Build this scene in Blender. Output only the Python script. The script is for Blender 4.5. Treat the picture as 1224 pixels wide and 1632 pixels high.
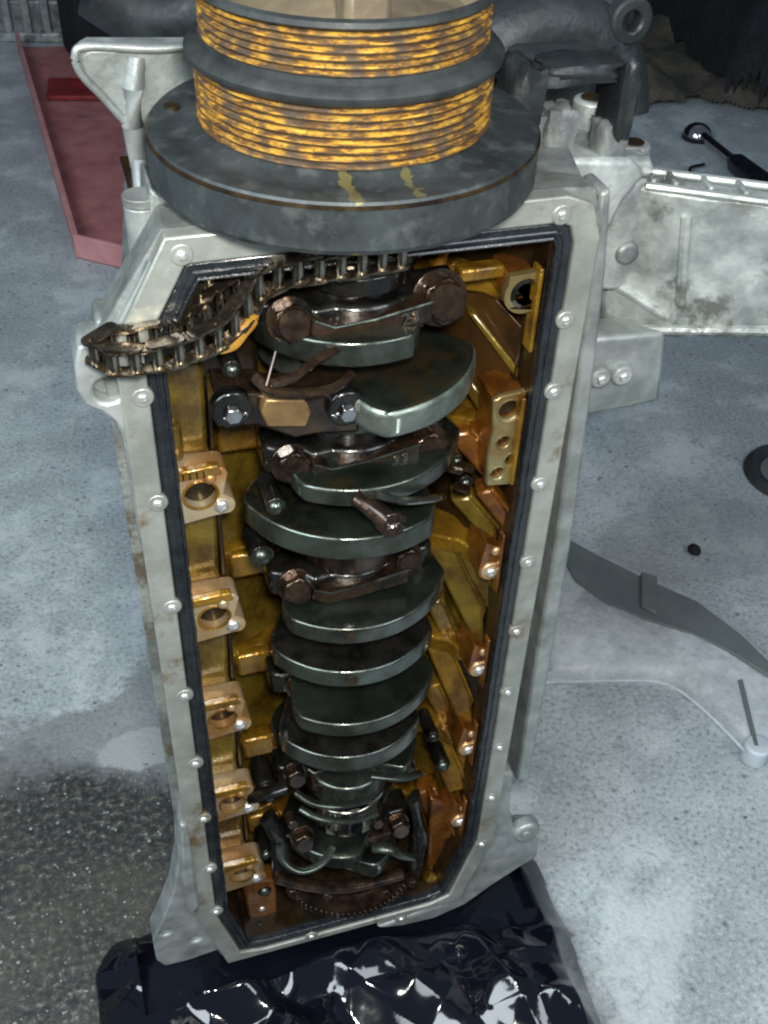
import bpy, bmesh, math, random
from mathutils import Vector, Matrix, noise
S = bpy.context.scene
for o in list(bpy.data.objects): bpy.data.objects.remove(o)
rnd = random.Random(7)
PI = math.pi
R = math.radians

# ------------------------------------------------------------------ camera
CAM = Vector((-0.1632, -0.5319, 1.1268))
PITCH, YAW, ROLL, FPX = 0.7088, 0.3267, 0.0444, 1719.68
fwd = Vector((math.sin(YAW)*math.cos(PITCH), math.cos(YAW)*math.cos(PITCH), -math.sin(PITCH)))
r0 = Vector((math.cos(YAW), -math.sin(YAW), 0)); u0 = r0.cross(fwd)
rt = math.cos(ROLL)*r0 + math.sin(ROLL)*u0
up = -math.sin(ROLL)*r0 + math.cos(ROLL)*u0
cd = bpy.data.cameras.new('camera'); cam = bpy.data.objects.new('camera', cd)
S.collection.objects.link(cam); S.camera = cam
M = Matrix((rt, up, -fwd)).transposed().to_4x4(); M.translation = CAM
cam.matrix_world = M
cd.sensor_fit = 'VERTICAL'; cd.sensor_height = 32; cd.lens = FPX/1632*32
cd.clip_start = .02; cd.clip_end = 60

def P(px, py, y=None, z=None):
    """point of the photograph's sight line at depth y or height z (world metres)"""
    d = fwd + rt*((px-612)/FPX) - up*((py-816)/FPX)
    t = (y-CAM.y)/d.y if y is not None else (z-CAM.z)/d.z
    return CAM + d*t

# ------------------------------------------------------------------ light
w = bpy.data.worlds.new("World"); S.world = w; w.use_nodes = True
wb = w.node_tree.nodes['Background']; wb.inputs[0].default_value = (.60, .76, 1, 1); wb.inputs[1].default_value = .105
def area(name, loc, target, size, power, col, sy=None):
    l = bpy.data.lights.new(name, 'AREA'); l.energy = power; l.size = size; l.color = col
    if sy: l.shape = 'RECTANGLE'; l.size_y = sy
    o = bpy.data.objects.new(name, l); S.collection.objects.link(o); o.location = loc
    o.rotation_euler = (Vector(target)-Vector(loc)).to_track_quat('-Z', 'Y').to_euler(); return o
area('doorway_light', (-1.5, -.7, 2.1), (0, .3, .3), 1.3, 39, (.84, .93, 1))
area('doorway_light_right', (.9, -1.3, 1.9), (.1, .1, .5), .8, 10, (.88, .95, 1))
area('phone_light', tuple(CAM + up*.05 + rt*.03 - fwd*.03), (.05, .1, .45), .07, 5.2, (1, .97, .9))
S.view_settings.view_transform = 'Standard'; S.view_settings.look = 'None'
S.view_settings.exposure = 0.62; S.view_settings.gamma = 1
S.cycles.filter_width = 2.2

# ------------------------------------------------------------------ materials
class NT:
    def __init__(s, name):
        s.m = bpy.data.materials.new(name); s.m.use_nodes = True
        s.t = s.m.node_tree; s.b = s.t.nodes['Principled BSDF']
        s.tc = s.t.nodes.new('ShaderNodeTexCoord')
    def n(s, typ, **k):
        x = s.t.nodes.new(typ)
        for a, v in k.items():
            if a.startswith('i_'): x.inputs[a[2:].replace('_', ' ')].default_value = v
            else: setattr(x, a, v)
        return x
    def l(s, a, b): s.t.links.new(a, b)
    def mapped(s, scale=(1, 1, 1), src='Object'):
        m = s.n('ShaderNodeMapping'); m.inputs['Scale'].default_value = scale
        s.l(s.tc.outputs[src], m.inputs[0]); return m.outputs[0]
    def noise(s, scale, detail=4, rough=.6, sc=(1, 1, 1)):
        x = s.n('ShaderNodeTexNoise'); x.inputs['Scale'].default_value = scale
        x.inputs['Detail'].default_value = detail; x.inputs['Roughness'].default_value = rough
        s.l(s.mapped(sc), x.inputs[0]); return x.outputs[0]
    def ramp(s, fac, stops):
        x = s.n('ShaderNodeValToRGB'); e = x.color_ramp.elements
        while len(e) < len(stops): e.new(.5)
        for q, (p, c) in zip(e, stops):
            q.position = p; q.color = (c if len(c) == 4 else (*c, 1)) if isinstance(c, tuple) else (c, c, c, 1)
        s.l(fac, x.inputs[0]); return x.outputs[0]
    def mix(s, fac, a, b, bt='MIX'):
        x = s.n('ShaderNodeMix', data_type='RGBA', blend_type=bt)
        for sock, v in ((x.inputs[0], fac), (x.inputs[6], a), (x.inputs[7], b)):
            if hasattr(v, 'links') or hasattr(v, 'is_linked'): s.l(v, sock)
            elif isinstance(v, tuple): sock.default_value = (*v, 1)[:4]
            else: sock.default_value = v
        return x.outputs[2]
    def bump(s, h, strength=.3, dist=.001):
        x = s.n('ShaderNodeBump'); x.inputs['Strength'].default_value = strength
        x.inputs['Distance'].default_value = dist; s.l(h, x.inputs['Height'])
        s.l(x.outputs[0], s.b.inputs['Normal'])
    def set(s, **k):
        for a, v in k.items():
            i = s.b.inputs[a.replace('_', ' ')]
            if hasattr(v, 'is_linked'): s.l(v, i)
            elif isinstance(v, tuple): i.default_value = (*v, 1)
            else: i.default_value = v
        return s

def metal(name, base, dark, metallic=.6, rough=.4, scale=40, bstr=.25, bdist=.0008, spread=(.35, .65), coat=0, rspread=.15, bscale=None, third=None):
    a = NT(name)
    n1 = a.noise(scale); col = a.ramp(n1, [(spread[0], dark), (spread[1], base)])
    if third:
        n3 = a.noise(scale*.45, 6, .7); f = a.ramp(n3, [(third[1], 0.), (third[1]+.08, 1.)]); col = a.mix(f, col, third[0])
    n2 = a.noise(scale*2.7, 3); rr = a.ramp(n2, [(.3, max(rough-rspread, .03)), (.7, rough+rspread)])
    a.set(Base_Color=col, Metallic=metallic, Roughness=rr)
    if coat: a.set(Coat_Weight=coat, Coat_Roughness=.12)
    a.bump(a.noise(bscale or scale*6, 3), bstr, bdist)
    return a.m

MT = {}
MT['alu'] = metal('cast_aluminium', (.40, .43, .42), (.22, .25, .24), .45, .48, 35, .35, .001)
MT['alu_dirty'] = metal('dirty_cast_aluminium', (.30, .33, .32), (.13, .14, .14), .45, .5, 30, .5, .0015)
MT['alu_bright'] = metal('rough_bright_casting', (.52, .56, .54), (.23, .26, .25), .35, .5, 30, .6, .003, third=((.15, .16, .145), .54), bscale=60)
MT['rail'] = metal('machined_rail', (.40, .42, .38), (.25, .27, .24), .45, .44, 26, .4, .0006, bscale=300, third=((.19, .13, .065), .545))
MT['alu_mid'] = metal('weathered_casting', (.29, .315, .30), (.13, .145, .135), .4, .5, 34, .6, .0012, bscale=260, third=((.12, .10, .07), .56))
MT['lobe'] = metal('cheek_highlight', (.34, .39, .34), (.16, .19, .16), .85, .36, 30, .25, .0006, coat=.3)
MT['gasket'] = metal('black_sealant', (.018, .022, .026), (.006, .008, .010), 0, .22, 70, .6, .0015, coat=.6)
MT['oily'] = metal('oily_brown_steel', (.085, .050, .028), (.016, .010, .007), .75, .26, 55, .3, .0008, coat=.7)
MT['oily_dark'] = metal('black_oily_steel', (.026, .025, .022), (.006, .006, .005), .6, .26, 60, .3, .0008, coat=.6)
MT['crank'] = metal('oily_forged_steel', (.026, .034, .026), (.008, .010, .007), .6, .30, 25, .3, .0008, coat=.5, third=((.035, .028, .014), .55))
MT['rim'] = metal('machined_steel_rim', (.12, .145, .125), (.040, .042, .030), .85, .27, 30, .25, .0005, coat=.3)
MT['journal'] = metal('polished_journal', (.42, .40, .34), (.18, .15, .10), 1, .16, 20, .05, .0003)
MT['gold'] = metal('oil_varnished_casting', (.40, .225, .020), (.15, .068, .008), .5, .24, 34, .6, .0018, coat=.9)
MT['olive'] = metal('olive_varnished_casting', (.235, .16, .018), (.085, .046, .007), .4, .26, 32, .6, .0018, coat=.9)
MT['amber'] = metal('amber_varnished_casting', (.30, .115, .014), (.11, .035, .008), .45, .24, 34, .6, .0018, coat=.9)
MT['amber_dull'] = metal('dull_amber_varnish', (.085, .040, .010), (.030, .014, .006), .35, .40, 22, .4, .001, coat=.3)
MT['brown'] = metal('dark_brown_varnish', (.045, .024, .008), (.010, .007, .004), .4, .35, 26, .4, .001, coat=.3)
MT['boss'] = metal('machined_boss', (.62, .52, .34), (.50, .26, .09), .6, .32, 30, .15, .0004)
MT['boss_olive'] = metal('olive_machined_boss', (.30, .26, .13), (.20, .13, .045), .55, .34, 34, .2, .0005)
MT['screw_glint'] = metal('bright_screw_glint', (.96, .96, .94), (.88, .88, .85), .8, .24, 60, .02, .0002)
MT['hole'] = metal('dark_hole', (.045, .028, .010), (.012, .009, .006), .4, .4, 60, .2, .0005)
MT['chain'] = metal('oily_chain_steel', (.20, .16, .11), (.035, .026, .018), .9, .24, 90, .3, .0005, coat=.5)
MT['roller'] = metal('chain_roller_steel', (.45, .42, .34), (.15, .12, .08), 1, .2, 90, .1, .0003)
MT['yellow'] = metal('yellow_nylon', (.50, .28, .035), (.30, .14, .02), 0, .3, 40, .1, .0003, coat=.4)
MT['red'] = metal('faded_red_paint', (.52, .215, .20), (.38, .14, .135), .05, .6, 14, .3, .001, third=((.26, .13, .125), .60))
MT['pink'] = metal('pink_primer_paint', (.62, .30, .29), (.50, .22, .22), 0, .6, 16, .2, .001)
MT['darkred'] = metal('dark_red_paint', (.30, .025, .03), (.16, .02, .02), 0, .5, 20, .2, .001)
MT['rubber'] = metal('worn_black_rubber', (.035, .042, .042), (.014, .017, .018), 0, .55, 30, .4, .001)
MT['void'] = metal('matte_black', (.010, .012, .015), (.004, .005, .006), 0, .8, 12, .8, .01)
MT['cloth'] = metal('brown_sackcloth', (.10, .088, .068), (.040, .036, .030), 0, .9, 10, .8, .01)
MT['chrome'] = metal('chrome', (.6, .6, .6), (.35, .33, .33), 1, .12, 50, .05, .0003)
MT['blackpaint'] = metal('black_handle', (.015, .018, .025), (.008, .009, .012), .2, .3, 50, .1, .0003)
MT['darkhouse'] = metal('dark_housing', (.040, .048, .050), (.012, .014, .015), .35, .5, 16, .6, .002)
MT['ivory'] = metal('aged_cup', (.25, .20, .12), (.13, .105, .07), .2, .55, 30, .3, .001)
MT['greystrip'] = metal('grey_plastic_strip', (.15, .175, .17), (.11, .13, .13), 0, .45, 10, .2, .001)

def pulley_rust(rr0, dep):
    a = NT('rusty_belt_grooves')
    # rust streaks run round the drum: stretched noise in cylindrical angle/height
    sp = a.n('ShaderNodeSeparateXYZ'); a.l(a.tc.outputs['Object'], sp.inputs[0])
    at = a.n('ShaderNodeMath', operation='ARCTAN2'); ny = a.n('ShaderNodeMath', operation='MULTIPLY'); ny.inputs[1].default_value = -1; a.l(sp.outputs[1], ny.inputs[0]); a.l(sp.outputs[0], at.inputs[0]); a.l(ny.outputs[0], at.inputs[1])
    def cyl(sx, sz):
        m1 = a.n('ShaderNodeMath', operation='MULTIPLY'); m1.inputs[1].default_value = sx; a.l(at.outputs[0], m1.inputs[0])
        m2 = a.n('ShaderNodeMath', operation='MULTIPLY'); m2.inputs[1].default_value = sz; a.l(sp.outputs[2], m2.inputs[0])
        c = a.n('ShaderNodeCombineXYZ'); a.l(m1.outputs[0], c.inputs[0]); a.l(m2.outputs[0], c.inputs[1]); return c.outputs[0]
    n = a.n('ShaderNodeTexNoise'); n.inputs['Scale'].default_value = 1; n.inputs['Detail'].default_value = 6; n.inputs['Roughness'].default_value = .7
    a.l(cyl(4, 300), n.inputs[0])
    n2 = a.n('ShaderNodeTexNoise'); n2.inputs['Scale'].default_value = 1; n2.inputs['Detail'].default_value = 5
    a.l(cyl(6, 55), n2.inputs[0])
    c = a.ramp(n.outputs[0], [(.36, (.035, .030, .024)), (.46, (.13, .060, .016)), (.53, (.44, .225, .024)), (.68, (.66, .43, .065))])
    f = a.ramp(n2.outputs[0], [(.47, 0.), (.62, .85)])
    c = a.mix(f, c, (.07, .055, .045))
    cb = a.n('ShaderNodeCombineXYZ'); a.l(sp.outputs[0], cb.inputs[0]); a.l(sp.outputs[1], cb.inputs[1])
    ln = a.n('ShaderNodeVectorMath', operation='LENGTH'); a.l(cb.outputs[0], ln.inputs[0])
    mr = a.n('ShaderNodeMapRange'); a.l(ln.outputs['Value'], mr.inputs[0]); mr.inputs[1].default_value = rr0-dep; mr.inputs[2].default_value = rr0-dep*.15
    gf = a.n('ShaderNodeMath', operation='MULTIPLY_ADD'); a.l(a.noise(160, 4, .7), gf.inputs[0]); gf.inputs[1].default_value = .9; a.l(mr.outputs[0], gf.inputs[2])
    c = a.mix(a.ramp(gf.outputs[0], [(.62, .92), (1.0, 0.)]), c, (.040, .028, .016))  # groove valleys darkened by radius: dirt tone that also paints in their shade
    pit = a.noise(330, 3, .7); c = a.mix(a.ramp(pit, [(.56, 0.), (.66, .75)]), c, (.10, .055, .022))
    a.set(Base_Color=c, Roughness=.62, Metallic=.15)
    a.bump(n.outputs[0], .5, .001)
    return a.m
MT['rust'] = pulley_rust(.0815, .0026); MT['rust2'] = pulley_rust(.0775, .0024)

def flange_mat():
    a = NT('dusty_damper_steel')
    c = a.ramp(a.noise(22, 6, .7), [(.35, (.022, .027, .029)), (.62, (.052, .064, .066))])
    c = a.mix(a.ramp(a.noise(60, 4), [(.52, 0.), (.72, .5)]), c, (.14, .16, .155))
    # yellow paint dabs on the front edge
    sp = a.n('ShaderNodeSeparateXYZ'); a.l(a.tc.outputs['Object'], sp.inputs[0])
    for (x0, wd) in ((-.022, .006), (.010, .005)):
        d = a.n('ShaderNodeMath', operation='SUBTRACT'); d.inputs[1].default_value = x0; a.l(sp.outputs[0], d.inputs[0])
        ab = a.n('ShaderNodeMath', operation='ABSOLUTE'); a.l(d.outputs[0], ab.inputs[0])
        nn = a.n('ShaderNodeMath', operation='MULTIPLY_ADD'); a.l(a.noise(150, 4), nn.inputs[0]); nn.inputs[1].default_value = .014; a.l(ab.outputs[0], nn.inputs[2])
        lt = a.n('ShaderNodeMath', operation='LESS_THAN'); a.l(nn.outputs[0], lt.inputs[0]); lt.inputs[1].default_value = wd+.004
        fr = a.n('ShaderNodeMath', operation='LESS_THAN'); a.l(sp.outputs[1], fr.inputs[0]); fr.inputs[1].default_value = -.074
        fq = a.n('ShaderNodeMath', operation='GREATER_THAN'); a.l(sp.outputs[1], fq.inputs[0]); fq.inputs[1].default_value = -.107
        m = a.n('ShaderNodeMath', operation='MULTIPLY'); a.l(lt.outputs[0], m.inputs[0]); a.l(fr.outputs[0], m.inputs[1])
        m2 = a.n('ShaderNodeMath', operation='MULTIPLY'); a.l(fq.outputs[0], m2.inputs[1]); a.l(m.outputs[0], m2.inputs[0]); m3 = a.n('ShaderNodeMath', operation='MULTIPLY'); m3.inputs[1].default_value = .22; a.l(m2.outputs[0], m3.inputs[0]); m2 = m3
        c = a.mix(m2.outputs[0], c, (.45, .36, .05))
    a.set(Base_Color=c, Roughness=.48, Metallic=.35); a.bump(a.noise(200, 3), .3, .0006)
    return a.m
MT['flange'] = flange_mat()

def concrete():
    a = NT('stained_concrete')
    big = a.noise(1.9, 5, .55); mid = a.noise(9, 6, .65); fine = a.noise(160, 3, .7)
    c = a.ramp(mid, [(.30, (.34, .39, .415)), (.52, (.46, .52, .54)), (.72, (.58, .64, .65))])
    c = a.mix(a.ramp(big, [(.40, 0.), (.62, .8)]), c, (.29, .325, .335))
    c = a.mix(a.ramp(fine, [(.30, .85), (.48, 0.)]), c, (.14, .16, .17))
    c = a.mix(a.ramp(fine, [(.55, 0.), (.72, .75)]), c, (.60, .65, .67))
    # pits
    v = a.n('ShaderNodeTexVoronoi'); v.inputs['Scale'].default_value = 26; a.l(a.mapped(), v.inputs[0])
    c = a.mix(a.ramp(v.outputs[0], [(.03, .8), (.13, 0.)]), c, (.10, .11, .12))
    sm = a.noise(30, 5, .75); c = a.mix(a.ramp(sm, [(.30, .6), (.44, 0.)]), c, (.20, .23, .245))
    c = a.mix(a.ramp(a.noise(4.5, 7, .75), [(.52, 0.), (.60, .5)]), c, (.60, .65, .66))
    v2 = a.n('ShaderNodeTexVoronoi', feature='DISTANCE_TO_EDGE'); v2.inputs['Scale'].default_value = 1.7
    wv = a.n('ShaderNodeVectorMath', operation='MULTIPLY_ADD'); nc = a.n('ShaderNodeTexNoise'); nc.inputs['Scale'].default_value = 6; nc.inputs['Detail'].default_value = 6; a.l(a.mapped(), nc.inputs[0])
    a.l(nc.outputs[1], wv.inputs[0]); wv.inputs[1].default_value = (.35, .35, 0); a.l(a.mapped(), wv.inputs[2]); a.l(wv.outputs[0], v2.inputs[0])
    c = a.mix(a.ramp(v2.outputs[0], [(.0, .22), (.005, 0.)]), c, (.14, .15, .155))
    sp = a.n('ShaderNodeSeparateXYZ'); a.l(a.tc.outputs['Object'], sp.inputs[0])
    def lin(ax, ay, c0, amp, nz):   # signed distance  ax*x+ay*y-c0 + noise
        m1 = a.n('ShaderNodeMath', operation='MULTIPLY'); m1.inputs[1].default_value = ax; a.l(sp.outputs[0], m1.inputs[0])
        m2 = a.n('ShaderNodeMath', operation='MULTIPLY_ADD'); m2.inputs[1].default_value = ay; a.l(sp.outputs[1], m2.inputs[0]); a.l(m1.outputs[0], m2.inputs[2])
        m3 = a.n('ShaderNodeMath', operation='MULTIPLY_ADD'); m3.inputs[1].default_value = amp; a.l(nz, m3.inputs[0]); a.l(m2.outputs[0], m3.inputs[2])
        m4 = a.n('ShaderNodeMath', operation='SUBTRACT'); m4.inputs[1].default_value = c0+amp*.5; a.l(m3.outputs[0], m4.inputs[0]); return m4.outputs[0]
    def mul(p, q):
        m = a.n('ShaderNodeMath', operation='MULTIPLY', use_clamp=True); a.l(p, m.inputs[0])
        if hasattr(q, 'is_linked'): a.l(q, m.inputs[1])
        else: m.inputs[1].default_value = q
        return m.outputs[0]
    def inv(p):
        m = a.n('ShaderNodeMath', operation='SUBTRACT'); m.inputs[0].default_value = 1; a.l(p, m.inputs[1]); return m.outputs[0]
    nz = a.noise(7, 6, .65)
    side = inv(a.ramp(lin(1, 0, -.02, .05, nz), [(0., 0.), (.03, 1.)]))          # left of the engine only
    damp = mul(inv(a.ramp(lin(-.5, 1, .56, .45, nz), [(0., 0.), (.03, 1.)])), side)
    c = a.mix(mul(damp, .62), c, (.15, .155, .15))
    grit = mul(inv(a.ramp(lin(.25, 1, .24, .26, nz), [(0., 0.), (.07, 1.)])), side)
    gs = a.noise(115, 5, .8); gc = a.ramp(gs, [(.42, (.006, .008, .008)), (.50, (.030, .035, .031)), (.58, (.085, .088, .072)), (.68, (.36, .35, .29))])
    gc = a.mix(a.ramp(a.noise(5, 3), [(.45, 0.), (.6, .4)]), gc, (.085, .078, .062))
    c = a.mix(mul(grit, .93), c, gc)
    # scraped pale plaster patch
    def ell(x0, y0, rx, ry, amp, nzz):
        dx = a.n('ShaderNodeMath', operation='MULTIPLY_ADD'); dx.inputs[1].default_value = 1/rx; dx.inputs[2].default_value = -x0/rx; a.l(sp.outputs[0], dx.inputs[0])
        dy = a.n('ShaderNodeMath', operation='MULTIPLY_ADD'); dy.inputs[1].default_value = 1/ry; dy.inputs[2].default_value = -y0/ry; a.l(sp.outputs[1], dy.inputs[0])
        cc = a.n('ShaderNodeCombineXYZ'); a.l(dx.outputs[0], cc.inputs[0]); a.l(dy.outputs[0], cc.inputs[1])
        ln = a.n('ShaderNodeVectorMath', operation='LENGTH'); a.l(cc.outputs[0], ln.inputs[0])
        ad = a.n('ShaderNodeMath', operation='MULTIPLY_ADD'); ad.inputs[1].default_value = amp; a.l(nzz, ad.inputs[0]); a.l(ln.outputs['Value'], ad.inputs[2])
        return inv(a.ramp(ad.outputs[0], [(.55+amp*.5, 0.), (.62+amp*.5, 1.)])) if amp*.5 < .35 else inv(a.ramp(ad.outputs[0], [(.8, 0.), (.9, 1.)]))
    n3 = a.noise(16, 5, .7)
    c = a.mix(mul(ell(-.172, .352, .085, .055, .65, n3), .9), c, (.36, .39, .38))
    c = a.mix(mul(ell(.72, .52, .30, .16, .6, nz), .35), c, (.20, .22, .23))
    c = a.mix(mul(ell(.60, .93, .24, .17, .6, nz), .5), c, (.19, .21, .22))
    rr = a.ramp(mid, [(.3, .55), (.7, .8)])
    rr2 = a.mix(grit, rr, (.42, .42, .42))
    a.set(Base_Color=c, Roughness=rr2)
    h = a.mix(grit, fine, gs)
    a.bump(a.mix(.35, h, mid), .7, .0035)
    return a.m
MT['concrete'] = concrete()

def bagmat():
    a = NT('glossy_black_polythene')
    a.set(Base_Color=(.004, .005, .009), Roughness=.09, Coat_Weight=.25, Coat_Roughness=.05, Specular_IOR_Level=.55)
    a.bump(a.noise(30, 3, .5), .16, .003); return a.m
MT['bag'] = bagmat()
def clearmat():
    a = NT('cloudy_clear_plastic')
    a.set(Base_Color=(.86, .92, .95), Roughness=.4, Alpha=a.ramp(a.noise(14, 5, .7), [(.35, .18), (.65, .62)]))
    a.bump(a.noise(11, 4), .9, .010); return a.m
MT['clear'] = clearmat()

# ------------------------------------------------------------------ helpers
def link(name, me, m, parent=None, smooth=38):
    if m is not None: me.materials.append(MT[m] if isinstance(m, str) else m)
    if smooth:
        me.shade_smooth(); me.set_sharp_from_angle(angle=R(smooth))
    o = bpy.data.objects.new(name, me); S.collection.objects.link(o)
    if parent: o.parent = parent
    return o
def finish(name, bm, m, parent=None, bevel=0, smooth=38, seg=2):
    bmesh.ops.remove_doubles(bm, verts=bm.verts, dist=1e-6)
    bmesh.ops.recalc_face_normals(bm, faces=bm.faces)
    me = bpy.data.meshes.new(name); bm.to_mesh(me); bm.free()
    o = link(name, me, m, parent, smooth)
    if bevel:
        b = o.modifiers.new('bevel', 'BEVEL'); b.width = bevel; b.segments = seg; b.limit_method = 'ANGLE'; b.angle_limit = R(35); b.harden_normals = False
    return o
def empty(name, loc=(0, 0, 0)):
    o = bpy.data.objects.new(name, None); S.collection.objects.link(o); o.location = loc; o.empty_display_size = .05; return o
def tag(o, label=None, cat=None, group=None, kind=None):
    if label: o['label'] = label
    if cat: o['category'] = cat
    if group: o['group'] = group
    if kind: o['kind'] = kind
    return o
def add_prism(bm, pts, a0, a1, axis='y', holes=()):
    """outline (2D) between a0 and a1 along axis. axis y -> pts=(x,z); z -> (x,y); x -> (y,z)"""
    def v3(p, a): return {'y': (p[0], a, p[1]), 'z': (p[0], p[1], a), 'x': (a, p[0], p[1])}[axis]
    tmp = bmesh.new(); loops = [pts]+list(holes); es = []
    for lp in loops:
        vs = [tmp.verts.new(v3(p, a0)) for p in lp]
        es += [tmp.edges.new((vs[i], vs[(i+1) % len(vs)])) for i in range(len(vs))]
    n0 = {'y': (0, 1, 0), 'z': (0, 0, 1), 'x': (1, 0, 0)}[axis]
    bmesh.ops.triangle_fill(tmp, use_beauty=True, use_dissolve=True, edges=es, normal=n0)
    g = bmesh.ops.extrude_face_region(tmp, geom=list(tmp.faces))
    vv = [e for e in g['geom'] if isinstance(e, bmesh.types.BMVert)]
    bmesh.ops.translate(tmp, verts=vv, vec=Vector(v3((0, 0), a1-a0)) if True else None)
    bmesh.ops.recalc_face_normals(tmp, faces=tmp.faces)
    me = bpy.data.meshes.new('t'); tmp.to_mesh(me); tmp.free(); bm.from_mesh(me); bpy.data.meshes.remove(me)
def prism(name, pts, a0, a1, m, parent=None, axis='y', holes=(), bevel=.0008, smooth=38):
    bm = bmesh.new(); add_prism(bm, pts, a0, a1, axis, holes); return finish(name, bm, m, parent, bevel, smooth)
def add_cyl(bm, a, b, r1, r2=None, n=20, cap=True, spin=0):
    a = Vector(a); b = Vector(b); r2 = r1 if r2 is None else r2
    q = (b-a).to_track_quat('Z', 'Y'); ra = []; rb = []
    for i in range(n):
        t = 2*PI*i/n+spin; d = q @ Vector((math.cos(t), math.sin(t), 0))
        ra.append(bm.verts.new(a+d*r1)); rb.append(bm.verts.new(b+d*r2))
    for i in range(n): bm.faces.new((ra[i], ra[(i+1) % n], rb[(i+1) % n], rb[i]))
    if cap: bm.faces.new(ra[::-1]); bm.faces.new(rb)
def cyl(name, a, b, r, m, parent=None, r2=None, n=20, bevel=.0006, spin=0):
    bm = bmesh.new(); add_cyl(bm, a, b, r, r2, n, True, spin); return finish(name, bm, m, parent, bevel)
def add_lathe(bm, prof, c=(0, 0), n=96, closed=False):
    rings = []
    for r, z in prof:
        rings.append([bm.verts.new((c[0]+r*math.cos(2*PI*i/n), c[1]+r*math.sin(2*PI*i/n), z)) for i in range(n)])
    k = len(prof)
    for j in range(k if closed else k-1):
        A, B = rings[j], rings[(j+1) % k]
        for i in range(n): bm.faces.new((A[i], A[(i+1) % n], B[(i+1) % n], B[i]))
def lathe(name, prof, c, m, parent=None, n=96, closed=False, smooth=30):
    bm = bmesh.new(); add_lathe(bm, prof, c, n, closed); return finish(name, bm, m, parent, 0, smooth)
def add_tube(bm, pts, r, n=10, flat=1.0):
    pts = [Vector(p) for p in pts]; prev = None; rs = r if isinstance(r, (list, tuple)) else [r]*len(pts)
    up_ = Vector((0, 0, 1)); first = None
    for i, p in enumerate(pts):
        d = (pts[min(i+1, len(pts)-1)]-pts[max(i-1, 0)]).normalized()
        s = d.cross(up_);  s = s.normalized() if s.length > .05 else Vector((1, 0, 0)); t = s.cross(d).normalized()
        ring = [bm.verts.new(p+s*rs[i]*math.cos(2*PI*k/n)+t*rs[i]*flat*math.sin(2*PI*k/n)) for k in range(n)]
        if prev:
            for k in range(n): bm.faces.new((prev[k], prev[(k+1) % n], ring[(k+1) % n], ring[k]))
        else: bm.faces.new(ring[::-1])
        prev = ring
    bm.faces.new(prev)
def tube(name, pts, r, m, parent=None, n=10, flat=1.0):
    bm = bmesh.new(); add_tube(bm, pts, r, n, flat); return finish(name, bm, m, parent)
def smoothpath(pts, n=6):
    pts = [Vector(p) for p in pts]; out = []
    for i in range(len(pts)-1):
        a, b, c, d = pts[max(i-1, 0)], pts[i], pts[i+1], pts[min(i+2, len(pts)-1)]
        for k in range(n):
            t = k/n
            out.append(.5*((2*b)+(-a+c)*t+(2*a-5*b+4*c-d)*t*t+(-a+3*b-3*c+d)*t**3))
    out.append(pts[-1]); return out
def arc(cx, cy, r, a0, a1, n=12, ry=None):
    ry = ry or r
    return [(cx+r*math.cos(R(a0+(a1-a0)*i/n)), cy+ry*math.sin(R(a0+(a1-a0)*i/n))) for i in range(n+1)]
def circ(cx, cy, r, n=20, ry=None): return arc(cx, cy, r, 0, 360*(n-1)/n, n-1, ry)
def box(name, c, s, m, parent=None, rot=None, bevel=.001):
    bm = bmesh.new(); bmesh.ops.create_cube(bm, size=1)
    mt = Matrix.Translation(c) @ (rot.to_4x4() if rot else Matrix()) @ Matrix.Diagonal((*s, 1))
    bmesh.ops.transform(bm, matrix=mt, verts=bm.verts); return finish(name, bm, m, parent, bevel)
def XZ(*q, y=0): return [(P(a, b, y=y).x, P(a, b, y=y).z) for a, b in q]
def dome(name, loc, r, h, m, parent, ax=(0, -1, 0), n=16):
    bm = bmesh.new(); q = Vector(ax).to_track_quat('Z', 'Y'); prev = None
    for j in range(5):
        a = j/4*PI/2*.93; rr = r*math.cos(a); zz = h*math.sin(a)
        ring = [bm.verts.new(Vector(loc)+q @ Vector((rr*math.cos(2*PI*i/n), rr*math.sin(2*PI*i/n), zz))) for i in range(n)]
        if prev:
            for i in range(n): bm.faces.new((prev[i], prev[(i+1) % n], ring[(i+1) % n], ring[i]))
        prev = ring
    bm.faces.new(prev); return finish(name, bm, m, parent)
def text_on(name, s, size, loc, rotm, m, parent, depth=.0006):
    c = bpy.data.curves.new(name, 'FONT'); c.body = s; c.size = size; c.extrude = depth; c.align_x = 'CENTER'; c.align_y = 'CENTER'
    c.offset = size*.02
    t = bpy.data.objects.new('tmp', c); S.collection.objects.link(t)
    me = bpy.data.meshes.new_from_object(t.evaluated_get(bpy.context.evaluated_depsgraph_get()))
    bpy.data.objects.remove(t)
    me.transform(Matrix.Translation(loc) @ rotm.to_4x4()); me.name = name
    return link(name, me, m, parent, 0)
FACE = Matrix.Rotation(PI/2, 3, 'X')     # text lying in XZ plane, read from -y

# ------------------------------------------------------------------ setting
bm = bmesh.new()
bmesh.ops.create_grid(bm, x_segments=8, y_segments=8, size=9)
bmesh.ops.translate(bm, verts=bm.verts, vec=(0, 4, 0))
tag(finish('floor', bm, 'concrete', None, 0, 0), kind='structure')
bm = bmesh.new(); bmesh.ops.create_grid(bm, x_segments=1, y_segments=1, size=1)
bmesh.ops.transform(bm, matrix=Matrix.Translation((0, 4.9, 2)) @ Matrix.Rotation(PI/2, 4, 'X') @ Matrix.Diagonal((8, 2.0, 1, 1)), verts=bm.verts)
tag(finish('wall', bm, 'void', None, 0, 0), kind='structure')

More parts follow.
